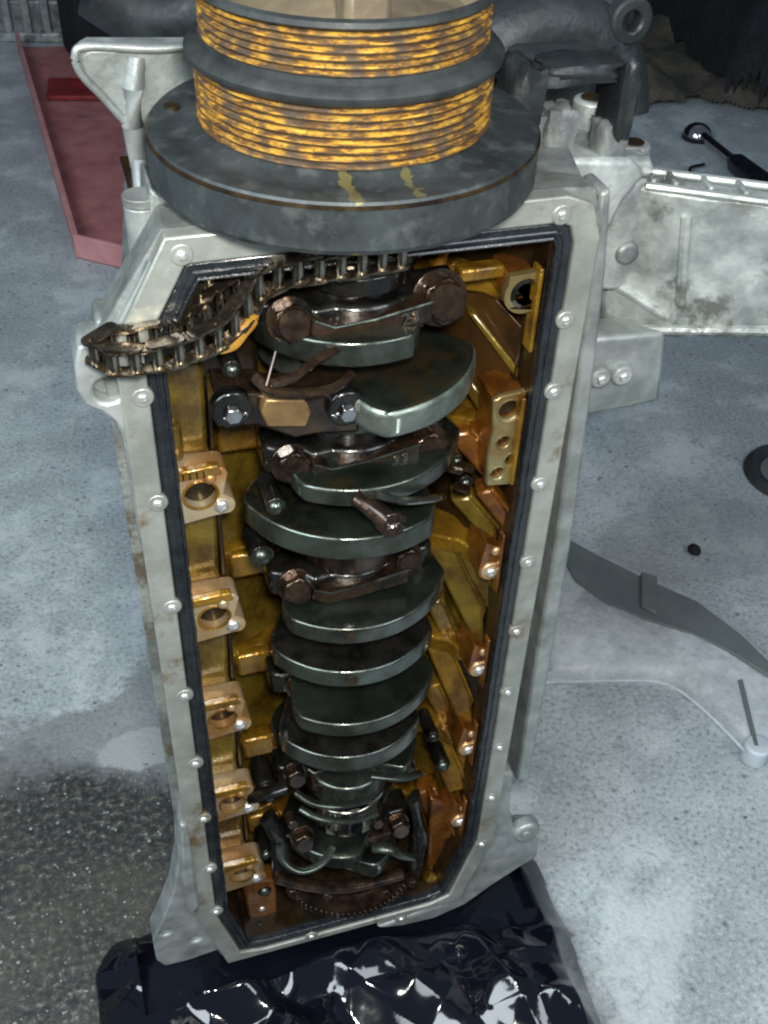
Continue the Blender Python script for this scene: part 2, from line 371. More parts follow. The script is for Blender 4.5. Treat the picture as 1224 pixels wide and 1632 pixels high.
# ------------------------------------------------------------------ the engine
eng = empty('engine_block', (0, 0.02, 0.06)); bpy.context.view_layer.update()
tag(eng, 'upended engine block with open oily crankcase, standing on the black plastic bag', 'engine block')
INV = Matrix.Translation((0, -.02, -.06))
class _E: pass
def E(o):      # attach a part keeping world coordinates
    o.parent = eng; o.matrix_parent_inverse = INV; return o
W = .13; ZT = .8465; ZB = .094
TL0 = P(296, 425, y=0); TL1 = P(229, 560, y=0)
BL0 = P(349, 1462, y=0); BL1 = P(402, 1506, y=0); BR1 = P(700, 1441, y=0); BR0 = P(764, 1345, y=0)
inner = [(TL0.x, ZT), (TL1.x, TL1.z), (-W, BL0.z+.004), (BL1.x-.012, ZB+.006), (BL1.x+.012, ZB+.001), (BR1.x-.01, ZB+.001), (BR1.x+.01, ZB+.008), (W-.004, BR0.z-.01), (W, BR0.z+.006), (W, ZT-.014), (W-.004, ZT-.003), (W-.012, ZT)]
def offset(poly, d):
    n = len(poly); out = []
    ar = sum(poly[i][0]*poly[(i+1) % n][1]-poly[(i+1) % n][0]*poly[i][1] for i in range(n)); sg = 1 if ar > 0 else -1
    for i in range(n):
        a, b, c = Vector(poly[i-1]), Vector(poly[i]), Vector(poly[(i+1) % n])
        e1 = (b-a).normalized(); e2 = (c-b).normalized()
        n1 = Vector((e1.y, -e1.x))*sg; n2 = Vector((e2.y, -e2.x))*sg
        m = (n1+n2); m = m.normalized()*d/max(.35, (m.normalized().dot(n1)))
        out.append(tuple(b+m))
    return out
def densify(poly, d=.02):
    out = []; n = len(poly)
    for i in range(n):
        a, b = Vector(poly[i]), Vector(poly[(i+1) % n]); k = max(1, int((b-a).length/d))
        out += [tuple(a.lerp(b, j/k)) for j in range(k)]
    return out
clampz = lambda pl, z: [(a, max(b, z)) for a, b in pl]
railout = clampz(offset(inner, .0165), ZB-.0075); cav = offset(inner, -.0105); skirt = [(a, min(b, ZT+.0160)) for a, b in clampz(offset(inner, .0235), ZB-.010)]; skirt[0] = (skirt[0][0]+.004, skirt[0][1])
def pull(pl, k, kt): return [((x-.02)*k+.02, .45+(z-.45)*kt) for x, z in pl]
E(prism('pan_rail', railout, 0, .011, 'rail', holes=[inner], bevel=.0012))
E(prism('sealant_bead', offset(inner, -.0002), .0022, .012, 'gasket', holes=[cav], bevel=.0025))
bm = bmesh.new()
for dd, yy, rr in ((-.0105, .002, .0012), (-.0062, .0018, .0009)):
    lp = offset(inner, dd); lp = densify(lp, .01); pts = [(x+rnd.uniform(-.0004, .0004), yy, z) for x, z in lp]; pts.append(pts[0]); add_tube(bm, pts, rr, 6)
E(finish('sealant_squeeze_out', bm, 'gasket'))
# skirt wall, hollow, with a closed back
def loft(name, rings, m, closeback=True, bevel=0, smooth=30):
    bm = bmesh.new(); L = []
    for poly, y in rings: L.append([bm.verts.new((p[0], y, p[1])) for p in poly])
    n = len(L[0])
    for A, B in zip(L, L[1:]):
        for i in range(n): bm.faces.new((A[i], A[(i+1) % n], B[(i+1) % n], B[i]))
    if closeback: bmesh.ops.triangle_fill(bm, edges=[bm.edges.get((L[-1][i], L[-1][(i+1) % n])) for i in range(n)], use_beauty=True)
    return finish(name, bm, m, None, bevel, smooth)
sk2 = [(x*(1.0 if x < 0 else 1.02), z) for x, z in skirt]
E(loft('crankcase_skirt', [(cav, .0115), (railout, .0112), (skirt, .0125), (pull(skirt, .985, .995), .045), (pull(skirt, .86, .96), .12), (pull(skirt, .70, .93), .34)], 'alu_mid', True, .001))
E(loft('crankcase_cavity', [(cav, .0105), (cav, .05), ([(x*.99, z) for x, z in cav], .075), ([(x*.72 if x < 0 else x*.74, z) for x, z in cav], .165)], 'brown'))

# hole bulges on the rail, each with a bright dome as its glint
Lp = [(290, 408), (228, 636), (252, 804), (275, 970), (295, 1111), (312, 1219), (325, 1307), (335, 1387), (345, 1455)]
Rp = [(897, 344), (903, 512), (884, 626), (862, 774), (843, 898), (824, 1008), (810, 1105), (797, 1193), (784, 1273), (768, 1347)]
Bp = [(506, 396), (497, 1494), (640, 1466)]
for q in Lp+Rp+Bp:
    p = P(*q, y=-.001)
    bo = E(cyl('screw_boss', (p.x, -.0005, p.z), (p.x, .008, p.z), .0066, 'rail', n=20, bevel=.001))
    s = E(dome('hole_glint', (p.x, -.0005, p.z), .0032, .0020, 'screw_glint', None))

# outer diagonal rib beside the chamfered corner
E(prism('corner_rib', XZ((247, 410), (237, 412), (180, 524), (197, 524), (258, 420), y=.008), .004, .03, 'alu', bevel=.0015))
E(prism('corner_rib', XZ((262, 402), (246, 406), (215, 460), (200, 500), (214, 500), (272, 412), y=.012), .010, .05, 'alu_dirty', bevel=.0015))
# ear lug with bolt hole at left
lug = XZ((150, 545), (124, 552), (119, 580), (122, 620), (134, 645), (160, 655), (184, 672), (196, 700), (206, 760), (222, 860), (232, 860), (222, 760), (222, 640), (205, 560), y=.006)
hc = P(173, 622, y=.006)
E(prism('ear_lug', lug, .005, .032, 'alu', holes=[circ(hc.x, hc.z, .0088, 20)], bevel=.0025))
E(cyl('bolt_hole', (hc.x, .016, hc.z), (hc.x, .031, hc.z), .0087, 'alu_dirty', n=20))
E(prism('ear_stub', XZ((150, 500), (205, 500), (210, 560), (148, 560), y=.03), .022, .05, 'alu_dirty', bevel=.003))

# feet of the bell housing flange
fl = XZ((290, 1240), (303, 1310), (322, 1410), (345, 1462), (400, 1508), (345, 1512), (300, 1528), (262, 1537), (249, 1528), (243, 1496), (258, 1465), (274, 1425), (284, 1370), (283, 1300), y=.006)
fh = [P(264, 1487, y=.004), P(312, 1497, y=.004)]
E(prism('flange_foot', fl, .004, .028, 'alu', holes=[circ(h.x, h.z, .0055, 14) for h in fh], bevel=.003))
for h in fh: E(cyl('foot_hole', (h.x, .011, h.z), (h.x, .027, h.z), .0054, 'alu_dirty', n=14))
E(prism('foot_web', XZ((286, 1310), (298, 1310), (318, 1440), (300, 1455), (290, 1400), y=.002), -.002, .006, 'alu', bevel=.0025))
fr = XZ((818, 1230), (812, 1290), (818, 1318), (828, 1326), (848, 1324), (858, 1340), (855, 1364), (828, 1380), (785, 1408), (740, 1440), (690, 1462), (640, 1474), (600, 1478), (700, 1441), (764, 1348), (782, 1280), (795, 1230), y=.006)
E(prism('flange_foot', fr, .004, .028, 'alu', bevel=.003))
c = P(836, 1318, y=.01); E(cyl('foot_lug', (c.x, .001, c.z), (c.x, .016, c.z), .0145, 'alu', n=24, bevel=.003)); 
E(cyl('foot_hole', (c.x-.002, -.0012, c.z+.002), (c.x-.002, .012, c.z+.002), .005, 'alu_dirty', n=16))
# bell housing bottom flange, a thick plate across the end
bh = [(-.10, .034), (-.12, .05), (-.15, .2), (-.08, .30), (.08, .30), (.16, .2), (.21, .06), (.14, .034)]
E(prism('bell_housing_flange', bh, .058, .078, 'alu', axis='z', bevel=.003))

# ---- interior: bulkheads, bosses
LB = [P(318, 780, y=.03), P(340, 975, y=.03), P(353, 1130, y=.03), P(370, 1272, y=.03), P(385, 1387, y=.03)]
pitch = (LB[0].z-LB[4].z)/4; z3 = LB[0].z-.002
print('pitch', pitch, 'z3', z3, [round(p.x, 3) for p in LB])
CX, CY = .004, .05      # crank axis
xl, xr = -.1195, .1195
def wallx(y, s):         # cavity wall at depth y
    f = 1 if y < .05 else 1-.01*(y-.05)/.025 if y < .075 else .99-.26*(y-.075)/.09
    return s*.1195*f
for k in range(-1, 5):
    zc = z3-pitch*k
    # bulkhead web: from the walls to the bearing saddle
    pts = [(wallx(.026, -1)-.003, .040), (-.088, .040), (-.084, .085), (-.058, .090)] + [(CX+.040*math.cos(a), CY+.052+.030*math.sin(a)) for a in [PI+.3*i for i in range(0)]] + \
          [(-.05, .075), (-.035, .10), (0, .115), (.04, .105), (.062, .085), (.075, .066), (.098, .052), (.104, .040), (wallx(.03, 1)+.003, .036), (wallx(.08, 1)+.003, .08), (wallx(.165, 1), .165), (wallx(.165, -1), .165), (wallx(.08, -1)-.003, .08)]
    E(prism('bulkhead', pts, zc-.008, zc+.008, 'gold', axis='z', bevel=.002))
# left bay ledges (olive) between the bosses and deeper scalloped walls
for k in range(-1, 5):
    zc = z3-pitch*k; z0 = zc-pitch+.022; z1 = zc-.022
    if k == 4: z0 = zc-.05
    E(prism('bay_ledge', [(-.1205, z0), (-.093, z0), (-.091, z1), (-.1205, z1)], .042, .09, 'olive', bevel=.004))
    # deeper barrel wall
    zz0, zz1 = zc-pitch+.010, zc-.010
    if k == 4: zz0 = zc-.05
    bm = bmesh.new(); n = 8
    for i in range(n):
        for j in range(6):
            def f(a, b):
                x = -.094+.062*a/n; z = zz0+(zz1-zz0)*b/6
                return (x, .088+.030*(a/n)**1.6+.006*math.sin(PI*b/6), z)
            vs = [bm.verts.new(f(i, j)), bm.verts.new(f(i+1, j)), bm.verts.new(f(i+1, j+1)), bm.verts.new(f(i, j+1))]; bm.faces.new(vs)
    E(finish('barrel_wall', bm, 'olive'))
# bright ledges on the second column
for q in [(380, 703), (397, 905), (406, 1062), (414, 1194), (420, 1314)]:
    a = P(*q, y=.078)
    rot = Matrix.Rotation(R(-14), 3, 'X')
    E(box('web_ledge', (a.x, .092, a.z), (.030, .030, .022), 'gold', None, rot, .003))
    E(box('web_ledge_step', (a.x+.014, .083, a.z+.001), (.004, .020, .026), 'amber', None, rot, .0015))
# left bosses
for k in range(0, 5):
    zc = z3-pitch*k; bx = LB[k].x; hw = .0155; h = .0235
    x0 = -.1195; x1 = bx+.019
    o = [(x0, zc-h), (x1-.008, zc-h+.004)]+arc(x1-.004, zc-h+.011, .008, -60, 60, 6)+[(x1-.004, zc-.002)]+arc(x1-.006, zc+h-.009, .006, -20, 80, 5)+[(x0, zc+h-.001)]
    b = E(prism('bearing_boss', o, .026, .046, 'boss', holes=[circ(bx, zc, .0112, 22)], bevel=.0016))
    if k < 2: b['label'] = 'pale machined bearing boss with oily rim'
    E(cyl('boss_hole', (bx, .034, zc), (bx, .045, zc), .0113, 'hole', n=22))
    bm = bmesh.new()
    prof = circ(bx, zc, .0118, 24); pts = [(x, .0262, z) for x, z in prof]; pts.append(pts[0]); add_tube(bm, pts, .0011, 6)
    E(finish('hole_rim', bm, 'gold'))
    E(dome('boss_screw', (x1-.006, .026, zc-h+.012), .0055, .004, 'screw_glint', None))
    E(dome('boss_screw', (x1-.012, .026, zc+h-.010), .0045, .004, 'boss', None))
    E(prism('boss_lip', [(x0, zc+h-.008), (x1-.004, zc+h-.007), (x1-.006, zc+h+.001), (x0, zc+h)], .0235, .030, 'gold', bevel=.0012))
    if k == 0:
        for i in range(4): E(box('boss_mark', (x0+.006+i*.0045, .0232, zc+h-.004), (.0009, .0012, .0052), 'hole', None, None, 0))
# dark groove wall between columns
E(box('bay_edge', (-.0895, .062, .42), (.0035, .03, .64), 'brown', None, None, .001))
# yellow fleck upper left
a = P(272, 705, y=.04); E(box('casting_nub', (a.x+.001, .046, a.z), (.014, .02, .030), 'olive', None, None, .004))

# ---- right side: sloping wall panels, bulkhead tops, bosses
RBz = []
for k in range(-1, 5):
    zc = z3-pitch*k-.012; RBz.append(zc)
    # sloped panels with raised ribs
    z0, z1 = zc-pitch+.012, zc-.008
    if k == 4: z0 = ZB+.02
    bm = bmesh.new()
    prof = [(.1195, .030), (.1192, .052), (.108, .066), (.1055, .080), (.094, .094), (.088, .112), (.074, .130), (.060, .150)]
    L = [[bm.verts.new((x-.002*math.sin(PI*j/4), y, z0+(z1-z0)*j/4)) for x, y in prof] for j in range(5)]
    for A, B in zip(L, L[1:]):
        for i in range(len(prof)-1): bm.faces.new((A[i], A[i+1], B[i+1], B[i]))
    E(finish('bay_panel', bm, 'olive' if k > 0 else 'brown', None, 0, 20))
for k in range(0, 6):
    zc = RBz[k]; 
    if k == 0: q = (838, 468)
    elif k == 1: q = (812, 655)
    else: q = [(783, 912), (764, 1068), (746, 1195), (733, 1310)][k-2]
    a = P(*q, y=.016)
    if k == 0:
        o = arc(a.x, a.z, .0145, 150, 330, 10)+[(.1195, a.z-.012), (.1195, a.z+.014), (a.x-.012, a.z+.013)]
        E(prism('right_boss', o, .016, .022, 'boss_olive', holes=[circ(a.x, a.z, .0085, 20)], bevel=.0015)); E(prism('boss_body', offset(o, -.002), .020, .05, 'amber', holes=[circ(a.x, a.z, .0086, 20)], bevel=.001))
        E(cyl('boss_hole', (a.x, .026, a.z), (a.x, .048, a.z), .0086, 'oily_dark', n=20))
        bm = bmesh.new(); add_lathe(bm, [(.0086, 0), (.0105, -.002), (.0078, -.003), (.0075, .006)], (0, 0), 24)
        bmesh.ops.transform(bm, matrix=Matrix.Translation((a.x, .018, a.z)) @ Matrix.Rotation(-PI/2, 4, 'X'), verts=bm.verts); E(finish('threaded_insert', bm, 'journal'))
        E(box('boss_wall', (.1165, .016, a.z+.001-.012), (.003, .012, .060), 'gold', None, None, .001))
        E(box('boss_shelf', (a.x-.025, .034, a.z+.010), (.030, .012, .009), 'gold', None, None, .002))
    elif k == 1:
        o = XZ((786, 640), (800, 632), (850, 620), (842, 690), (832, 770), (775, 775), (778, 720), (786, 690), y=.016)
        hs = [(812, 655, .0075), (803, 705, .0048), (817, 733, .0055), (793, 755, .0050)]
        hh = [(P(x, y, y=.016), r) for x, y, r in hs]
        E(prism('right_boss', o, .016, .021, 'boss_olive', holes=[circ(p.x, p.z, r, 18) for p, r in hh], bevel=.0012)); E(prism('boss_body', offset(o, -.0015), .0195, .05, 'amber', holes=[circ(p.x, p.z, r*1.02, 18) for p, r in hh], bevel=.001))
        for p, r in hh: E(cyl('boss_hole', (p.x, .022, p.z), (p.x, .048, p.z), r*1.02, 'hole', n=18))
        for p, r in hh:
            bm = bmesh.new(); pts = [(x, .0162, z) for x, z in circ(p.x, p.z, r*1.25, 20)]; pts.append(pts[0]); add_tube(bm, pts, .0008, 6); E(finish('hole_rim', bm, 'boss_olive'))
        E(box('boss_wall', (.1165, .014, P(845, 700, y=.012).z), (.003, .010, .075), 'gold', None, None, .001))
    else:
        o = arc(a.x, a.z, .010, 170, 350, 8)+[(.1180, a.z-.008), (.1195, a.z+.022), (a.x-.006, a.z+.030)]
        E(prism('right_boss', o, .018, .05, 'amber', bevel=.002))
        E(cyl('boss_face', (a.x, .016, a.z), (a.x, .022, a.z), .0085, 'boss', n=20, bevel=.001))
        E(dome('boss_screw', (a.x, .016, a.z), .0048, .0035, 'screw_glint', None))
        E(dome('boss_screw', (a.x+.003, .018, a.z+.020), .0042, .003, 'boss', None))
        E(box('boss_wall', (.1165, .014, a.z+.012), (.0025, .008, .060), 'amber', None, None, .001))
    # golden saddle shoulder, sloping up from the boss toward the crank
for q0, q1, q2 in [((705, 640), (745, 665), (770, 740)), ((700, 845), (750, 855), (790, 905)), ((703, 998), (740, 1020), (775, 1060)), ((690, 1140), (722, 1155), (750, 1190)), ((682, 1250), (706, 1262), (730, 1300))]:
    a, b, c = P(*q0, y=.085), P(*q1, y=.070), P(*q2, y=.045)
    E(tube('saddle_shoulder', smoothpath([a, b, c], 6), [.011]*7+[.010]*6, 'gold', n=12, flat=.8))
# top right interior: pale patch and cavity corner shelf
a = P(872, 398, y=.04); E(box('corner_pad', (a.x, .05, a.z-.002), (.018, .03, .036), 'amber', None, None, .006))
a = P(707, 415, y=.06); E(box('casting_nub', (a.x, .075, a.z), (.008, .03, .022), 'yellow', None, Matrix.Rotation(R(12), 3, 'Y'), .004))
bmq = [P(720, 420, y=.07), P(760, 450, y=.06), P(800, 470, y=.05)]
E(tube('casting_ridge', smoothpath(bmq, 4), .004, 'gold', n=8))
def slab(name, q, dy, m, bevel=.0015):
    bm = bmesh.new(); a = [bm.verts.new(P(x, y_, y=d)) for x, y_, d in q]; b = [bm.verts.new(v.co+Vector((.004, dy, 0))) for v in a]; n = len(q)
    bm.faces.new(a[::-1]); bm.faces.new(b)
    for i in range(n): bm.faces.new((a[i], a[(i+1) % n], b[(i+1) % n], b[i]))
    return E(finish(name, bm, m, None, bevel))
# big slanted wall of the first bay with its two ridges
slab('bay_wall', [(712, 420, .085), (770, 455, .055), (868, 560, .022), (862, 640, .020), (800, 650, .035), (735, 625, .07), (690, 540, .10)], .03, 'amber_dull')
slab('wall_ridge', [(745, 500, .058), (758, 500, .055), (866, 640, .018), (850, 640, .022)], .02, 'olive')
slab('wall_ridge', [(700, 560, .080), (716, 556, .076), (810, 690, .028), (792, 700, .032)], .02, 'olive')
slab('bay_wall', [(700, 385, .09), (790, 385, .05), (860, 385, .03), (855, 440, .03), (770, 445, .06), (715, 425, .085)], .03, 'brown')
for (pts_, w1, mm) in [([(735, 690, .07), (800, 770, .03)], 34, 'amber'), ([(738, 795, .07), (800, 870, .030)], 26, 'olive'), ([(775, 785, .05), (830, 860, .018)], 22, 'amber'),
                       ([(705, 868, .085), (775, 1022, .030)], 32, 'olive'), ([(745, 880, .070), (800, 990, .022)], 20, 'olive'), ([(695, 960, .09), (725, 1030, .06)], 22, 'olive'),
                       ([(698, 1020, .085), (752, 1158, .030)], 30, 'gold'), ([(735, 1035, .070), (768, 1120, .022)], 14, 'brown'), ([(690, 1095, .09), (715, 1150, .06)], 22, 'gold'),
                       ([(692, 1160, .085), (732, 1262, .030)], 28, 'gold'), ([(722, 1165, .07), (760, 1250, .022)], 14, 'amber'), ([(682, 1262, .07), (712, 1340, .03)], 24, 'amber')]:
    (xa, ya, da), (xb, yb, db_) = pts_; w1 *= 1.25; da -= .022; xa -= 4
    slab('bay_rib', [(xa-w1/2, ya+4, da), (xa+w1/2, ya-4, da-.004), (xb+w1/2, yb-4, db_-.004), (xb-w1/2, yb+4, db_)], .02, mm, .003)
    slab('rib_crest', [(xa+w1/2-4, ya-4, da-.008), (xa+w1/2+3, ya-5, da-.008), (xb+w1/2+3, yb-5, db_-.008), (xb+w1/2-4, yb-4, db_-.008)], .012, mm, .0015)
# chain side front plate behind sprocket
E(box('front_bulkhead', (0, .10, ZT-.012), (.236, .15, .006), 'brown', None, None, .001))

# ---- crankshaft
def webpoly(cw, pin, Rc, spread, pr=.034, off=.034, cy=CY):
    """counterweight fan centred on angle cw, pin lobe centred on angle pin (degrees, 0 = towards viewer, + = right)"""
    def d(a): a = R(a); return math.sin(a), -math.cos(a)
    pts = []
    for i in range(25):
        a = cw-spread+2*spread*i/24; x, y = d(a)
        e = min(i, 24-i); rr = Rc*(1-.05*max(0, 2-e))
        pts.append((CX+x*rr, cy+y*rr))
    px, py = d(pin); pc = (CX+px*off, cy+py*off)
    a0 = cw+spread; rel = (pin-cw) % 360
    for i in range(13):
        a = pin-80+160*i/12; x, y = d(a); pts.append((pc[0]+x*pr, pc[1]+y*pr))
    # order by angle around the centroid for a clean outline
    mx = sum(p[0] for p in pts)/len(pts); my = sum(p[1] for p in pts)/len(pts)
    pts.sort(key=lambda p: math.atan2(p[1]-my, p[0]-mx)); return pts
crank = E(cyl('crankshaft', (CX, CY, .16), (CX, CY, .84), .024, 'oily_dark', n=32)); crank['label'] = 'black oily crankshaft'
def C(o): o.parent = crank; return o
def cweb(z0, z1, poly, m='crank', hole=None, rim=True):
    z0 += .0005
    poly = [(x*1.0, y) for x, y in poly]
    bm = bmesh.new(); add_prism(bm, poly, z0, z1, 'z')
    o = C(finish('counterweight', bm, m, None, .0022, 38, 3))
    o.data.materials.append(MT['rim'])
    for p in o.data.polygons:
        if abs(p.normal.z) < .5: p.material_index = 1
    if hole:
        hx, hz = hole; best = min(poly, key=lambda p: abs(p[0]-hx)+(0 if p[1] < CY else 9))
        C(cyl('balance_hole', (hx, best[1]-.0008, hz), (hx, best[1]+.010, hz), .0050, 'hole', n=16, bevel=0))
    return o
def zat(px, py, y): return P(px, py, y=y).z
#      top/bottom by rim pixels at the rim depth
cweb(zat(470, 592, -.012), zat(470, 560, -.012)+.004, webpoly(-28, 150, .070, 55))
ck = cweb(zat(690, 655, -.012)-.002, zat(690, 618, -.012)+.002, webpoly(38, -142, .084, 44))
ck.data.materials[1] = MT['lobe']; ck.modifiers['bevel'].width = .0075; ck.modifiers['bevel'].segments = 5  # paler steel puts this cheek's soft highlight into its colour
cweb(zat(560, 690, 0), zat(560, 690, 0)+.012, webpoly(0, 180, .056, 70), 'oily')
cweb(zat(620, 790, -.02), zat(620, 762, -.02), webpoly(16, 196, .078, 62))
cweb(zat(590, 880, -.024), zat(590, 850, -.024)+.003, webpoly(-22, 158, .082, 62))
cweb(zat(565, 1029, -.026), zat(565, 1004, -.026), webpoly(9, 189, .077, 66), hole=(P(565, 1016, y=-.03).x, P(565, 1016, y=-.026).z))
cweb(zat(565, 1101, -.026), zat(565, 1076, -.026), webpoly(-5, 175, .0745, 68), 'oily_dark', hole=(P(565, 1090, y=-.03).x, P(565, 1089, y=-.026).z))  # black top stands in for the shade lying on this web
cweb(zat(565, 1176, -.026), zat(565, 1156, -.026), webpoly(10, 190, .0765, 62))
cweb(zat(565, 1240, -.026), zat(565, 1216, -.026), webpoly(-6, 174, .0715, 66), 'oily_dark')  # top coloured black for the shade between the webs
cweb(zat(480, 1390, .0), zat(480, 1372, .0), webpoly(-45, 135, .060, 50))
cweb(zat(640, 1372, .01), zat(640, 1352, .01), webpoly(55, -130, .055, 40))
cweb(zat(680, 1232, .0), zat(680, 1216, .0), webpoly(58, -130, .066, 20))
# journals (polished) between cheeks
for (px, py0, py1, rr, yc, m) in [(560, 446, 480, .034, .035, 'oily_dark'), (600, 650, 700, .030, .045, 'oily_dark'), (560, 885, 920, .036, .038, 'oily'),
                                 (548, 1262, 1292, .037, .036, 'rim'), (550, 1300, 1338, .036, .038, 'journal'), (590, 795, 850, .034, .04, 'oily_dark')]:
    y = yc-rr
    C(cyl('journal', (CX, yc, zat(px, py1, y)), (CX, yc, zat(px, py0, y)), rr, m, n=48, bevel=.002))
# shiny oil thrower collars
for (py, rr, m) in [(1275, .040, 'rim'), (1297, .041, 'journal'), (441, .044, 'journal')]:
    z = zat(550, py, .05-rr-.004)
    C(lathe('collar', [(rr-.006, z-.003), (rr, z-.003), (rr+.001, z), (rr, z+.003), (rr-.006, z+.003)], (CX, CY-.004), m, None, 64))

# dark rods, bolts, and tubes shaped as highlights on the big ends
for q, m_, r_ in [([(445, 1345, -.004), (452, 1372, -.014), (480, 1388, -.022), (512, 1376, -.018), (530, 1350, -.006)], 'lobe', .0032),
                  ([(470, 1262, -.004), (500, 1280, -.014), (545, 1284, -.018), (590, 1274, -.012)], 'lobe', .0030),
                  ([(478, 1288, -.002), (510, 1304, -.012), (560, 1308, -.014), (600, 1296, -.006)], 'lobe', .0028),
                  ([(596, 1350, -.002), (620, 1352, -.010), (640, 1362, -.012), (655, 1366, -.006)], 'lobe', .0050),
                  ([(400, 1270, .02), (430, 1262, .012), (460, 1252, .008)], 'oily_dark', .0060),
                  ([(425, 1300, .03), (445, 1340, .02), (450, 1400, .012)], 'oily_dark', .0075),
                  ([(660, 1270, .02), (668, 1330, .014), (655, 1392, .010)], 'oily_dark', .0075),
                  ([(590, 1236, -.004), (640, 1240, -.008), (670, 1232, .0)], 'rim', .0032),
                  ([(440, 1398, .0), (500, 1412, -.006), (560, 1412, -.006), (640, 1392, .0)], 'oily', .0055)]:
    C(tube('rod_and_glint', smoothpath([P(a_, b_, y=d_+.006) for a_, b_, d_ in q], 6), r_*1.25, 'rim' if m_ == 'lobe' else m_, None, 12, .6))
for a_, b_ in [(612, 1420), (520, 1425), (465, 1420), (655, 1405), (600, 1310), (465, 1310)]:
    p = P(a_, b_, y=.004); C(cyl('small_bolt', (p.x, .012, p.z), (p.x, -.002, p.z+.003), .0052, 'oily', None, n=6))
# ---- connecting rod caps with bolts
def hexbolt(parent, loc, ax, r, h, m='oily', spin=0):
    loc = Vector(loc); ax = Vector(ax).normalized()
    bm = bmesh.new(); add_cyl(bm, loc, loc+ax*h*.86, r, r, 6, True, spin)
    b = finish('bolt', bm, m, parent, r*.10)
    bm = bmesh.new(); add_cyl(bm, loc-ax*h*.15, loc+ax*.0012, r*1.18, r*1.18, 24); w_ = finish('washer', bm, m, b, .0004)
    bm = bmesh.new(); add_cyl(bm, loc+ax*h*.80, loc+ax*h, r*.84, r*.74, 24); finish('bolt_crown', bm, m, b, 0)
    return b
def rodcap(zc, yo, number, lb=None, rb=None, m='oily'):
    yc = .048+yo
    o = [(-.060, yc-.004), (-.060, yc-.026), (-.052, yc-.031), (-.038, yc-.031), (-.030, yc-.043)] + arc(.004, yc-.006, .040, 238, 302, 8) + [(.038, yc-.043), (.046, yc-.031), (.060, yc-.031), (.066, yc-.026), (.066, yc-.004)] + arc(.004, yc-.002, .030, -10, -170, 10)
    cap = E(prism('rod_cap', o, zc-.0115, zc+.0115, 'oily_dark', axis='z', bevel=.003))
    bm = bmesh.new()
    yf = yc-.0515
    # raised V-shaped land between the bolts
    land = [(-.032, zc+.010), (-.020, zc+.004), (.004, zc+.006), (.040, zc+.013), (.040, zc-.001), (.002, zc-.006), (-.022, zc-.008), (-.034, zc+.001)]
    ln = prism('cap_land', land, yf, yf+.016, m, cap, bevel=.0013)
    edge = tube('land_edge', [(x, yf-.0002, z) for x, z in land[:4]], .0009, 'rim', cap, 6)
    if number: text_on('casting_number', number, .0115, (.026, yf-.0008, zc+.0045), Matrix.Rotation(R(-10), 3, 'Y') @ FACE, 'journal', cap)
    for q in (lb, rb):
        if q:
            p = P(*q[:2], y=yc-.050)
            bb = hexbolt(cap, (p.x, yc-.036, p.z-.001), (0, -1, .30), q[2], .014, m, .35)
    bm = bmesh.new(); add_cyl(bm, (CX, yc, zc-.014), (CX, yc, zc+.030), .036, n=40); finish('big_end', bm, 'oily_dark', cap, .001)
    return cap
rodcap(zat(580, 522, -.003), -.002, '23', (470, 527, .0122), (713, 490, .0150))
rodcap(zat(580, 745, .0), .002, '33', (472, 757, .0118), (690, 728, .0135))
rodcap(zat(575, 940, .004), .006, None, (478, 952, .0115), (655, 905, .011))
rodcap(zat(575, 1108, .012), .022, None, (485, 1112, .0105), None)
rodcap(zat(560, 1248, .012), .016, None, (475, 1250, .009), (650, 1238, .010))
rodcap(zat(560, 1352, .008), .010, None, (487, 1352, .010), (640, 1330, .010))

# ---- bearing cap bridge with hex block and two studs under rod cap one
y = -.008
br = XZ((342, 628), (420, 628), (435, 634), (500, 634), (515, 628), (574, 628), (574, 690), (500, 694), (470, 700), (410, 680), (345, 682), y=y)
bridge = E(prism('bearing_cap', br, y, y+.03, 'oily', bevel=.0025)); bridge['label'] = 'bronze brown bearing cap with square ends'
E(prism('hex_block', XZ((424, 636), (486, 636), (496, 658), (488, 680), (426, 680), (416, 658), y=y-.008), y-.009, y+.004, metal('bronze_block', (.30, .19, .08), (.18, .11, .05), .6, .35, 50, .2, .0005), bevel=.0014))
for q in ((370, 652), (552, 650)):
    p = P(*q, y=y-.004)
    b = E(cyl('stud_cup', (p.x, y+.004, p.z), (p.x, y-.006, p.z), .0125, 'oily_dark', n=20, bevel=.0015))
    bm = bmesh.new(); add_cyl(bm, (p.x, y-.005, p.z-.002), (p.x, y-.010, p.z-.002), .0062, .0055, 6); finish('stud', bm, 'chrome', b, .0006)
    for i in range(5):
        a = rnd.uniform(0, 6.28); rr_ = rnd.uniform(.004, .009)
        dome('oil_droplet', (p.x+rr_*math.cos(a), y-.006, p.z-.004+rr_*.6*math.sin(a)), .0014, .001, 'chrome', b, n=8)
# oil squirt pipe: V lines on cheek
E(tube('oil_pipe', smoothpath([P(430, 612, y=-.03), P(470, 600, y=-.026), P(510, 570, y=-.018), P(560, 548, y=-.01)], 6), .0030, 'oily', n=8))
E(tube('oil_string', [P(440, 560, y=-.02), P(425, 615, y=-.03)], .0008, 'oily', n=6))
E(tube('oil_pipe', smoothpath([P(405, 600, y=-.018), P(440, 624, y=-.026), P(520, 622, y=-.022), P(560, 596, y=-.012)], 6), .0034, 'oily', n=8))
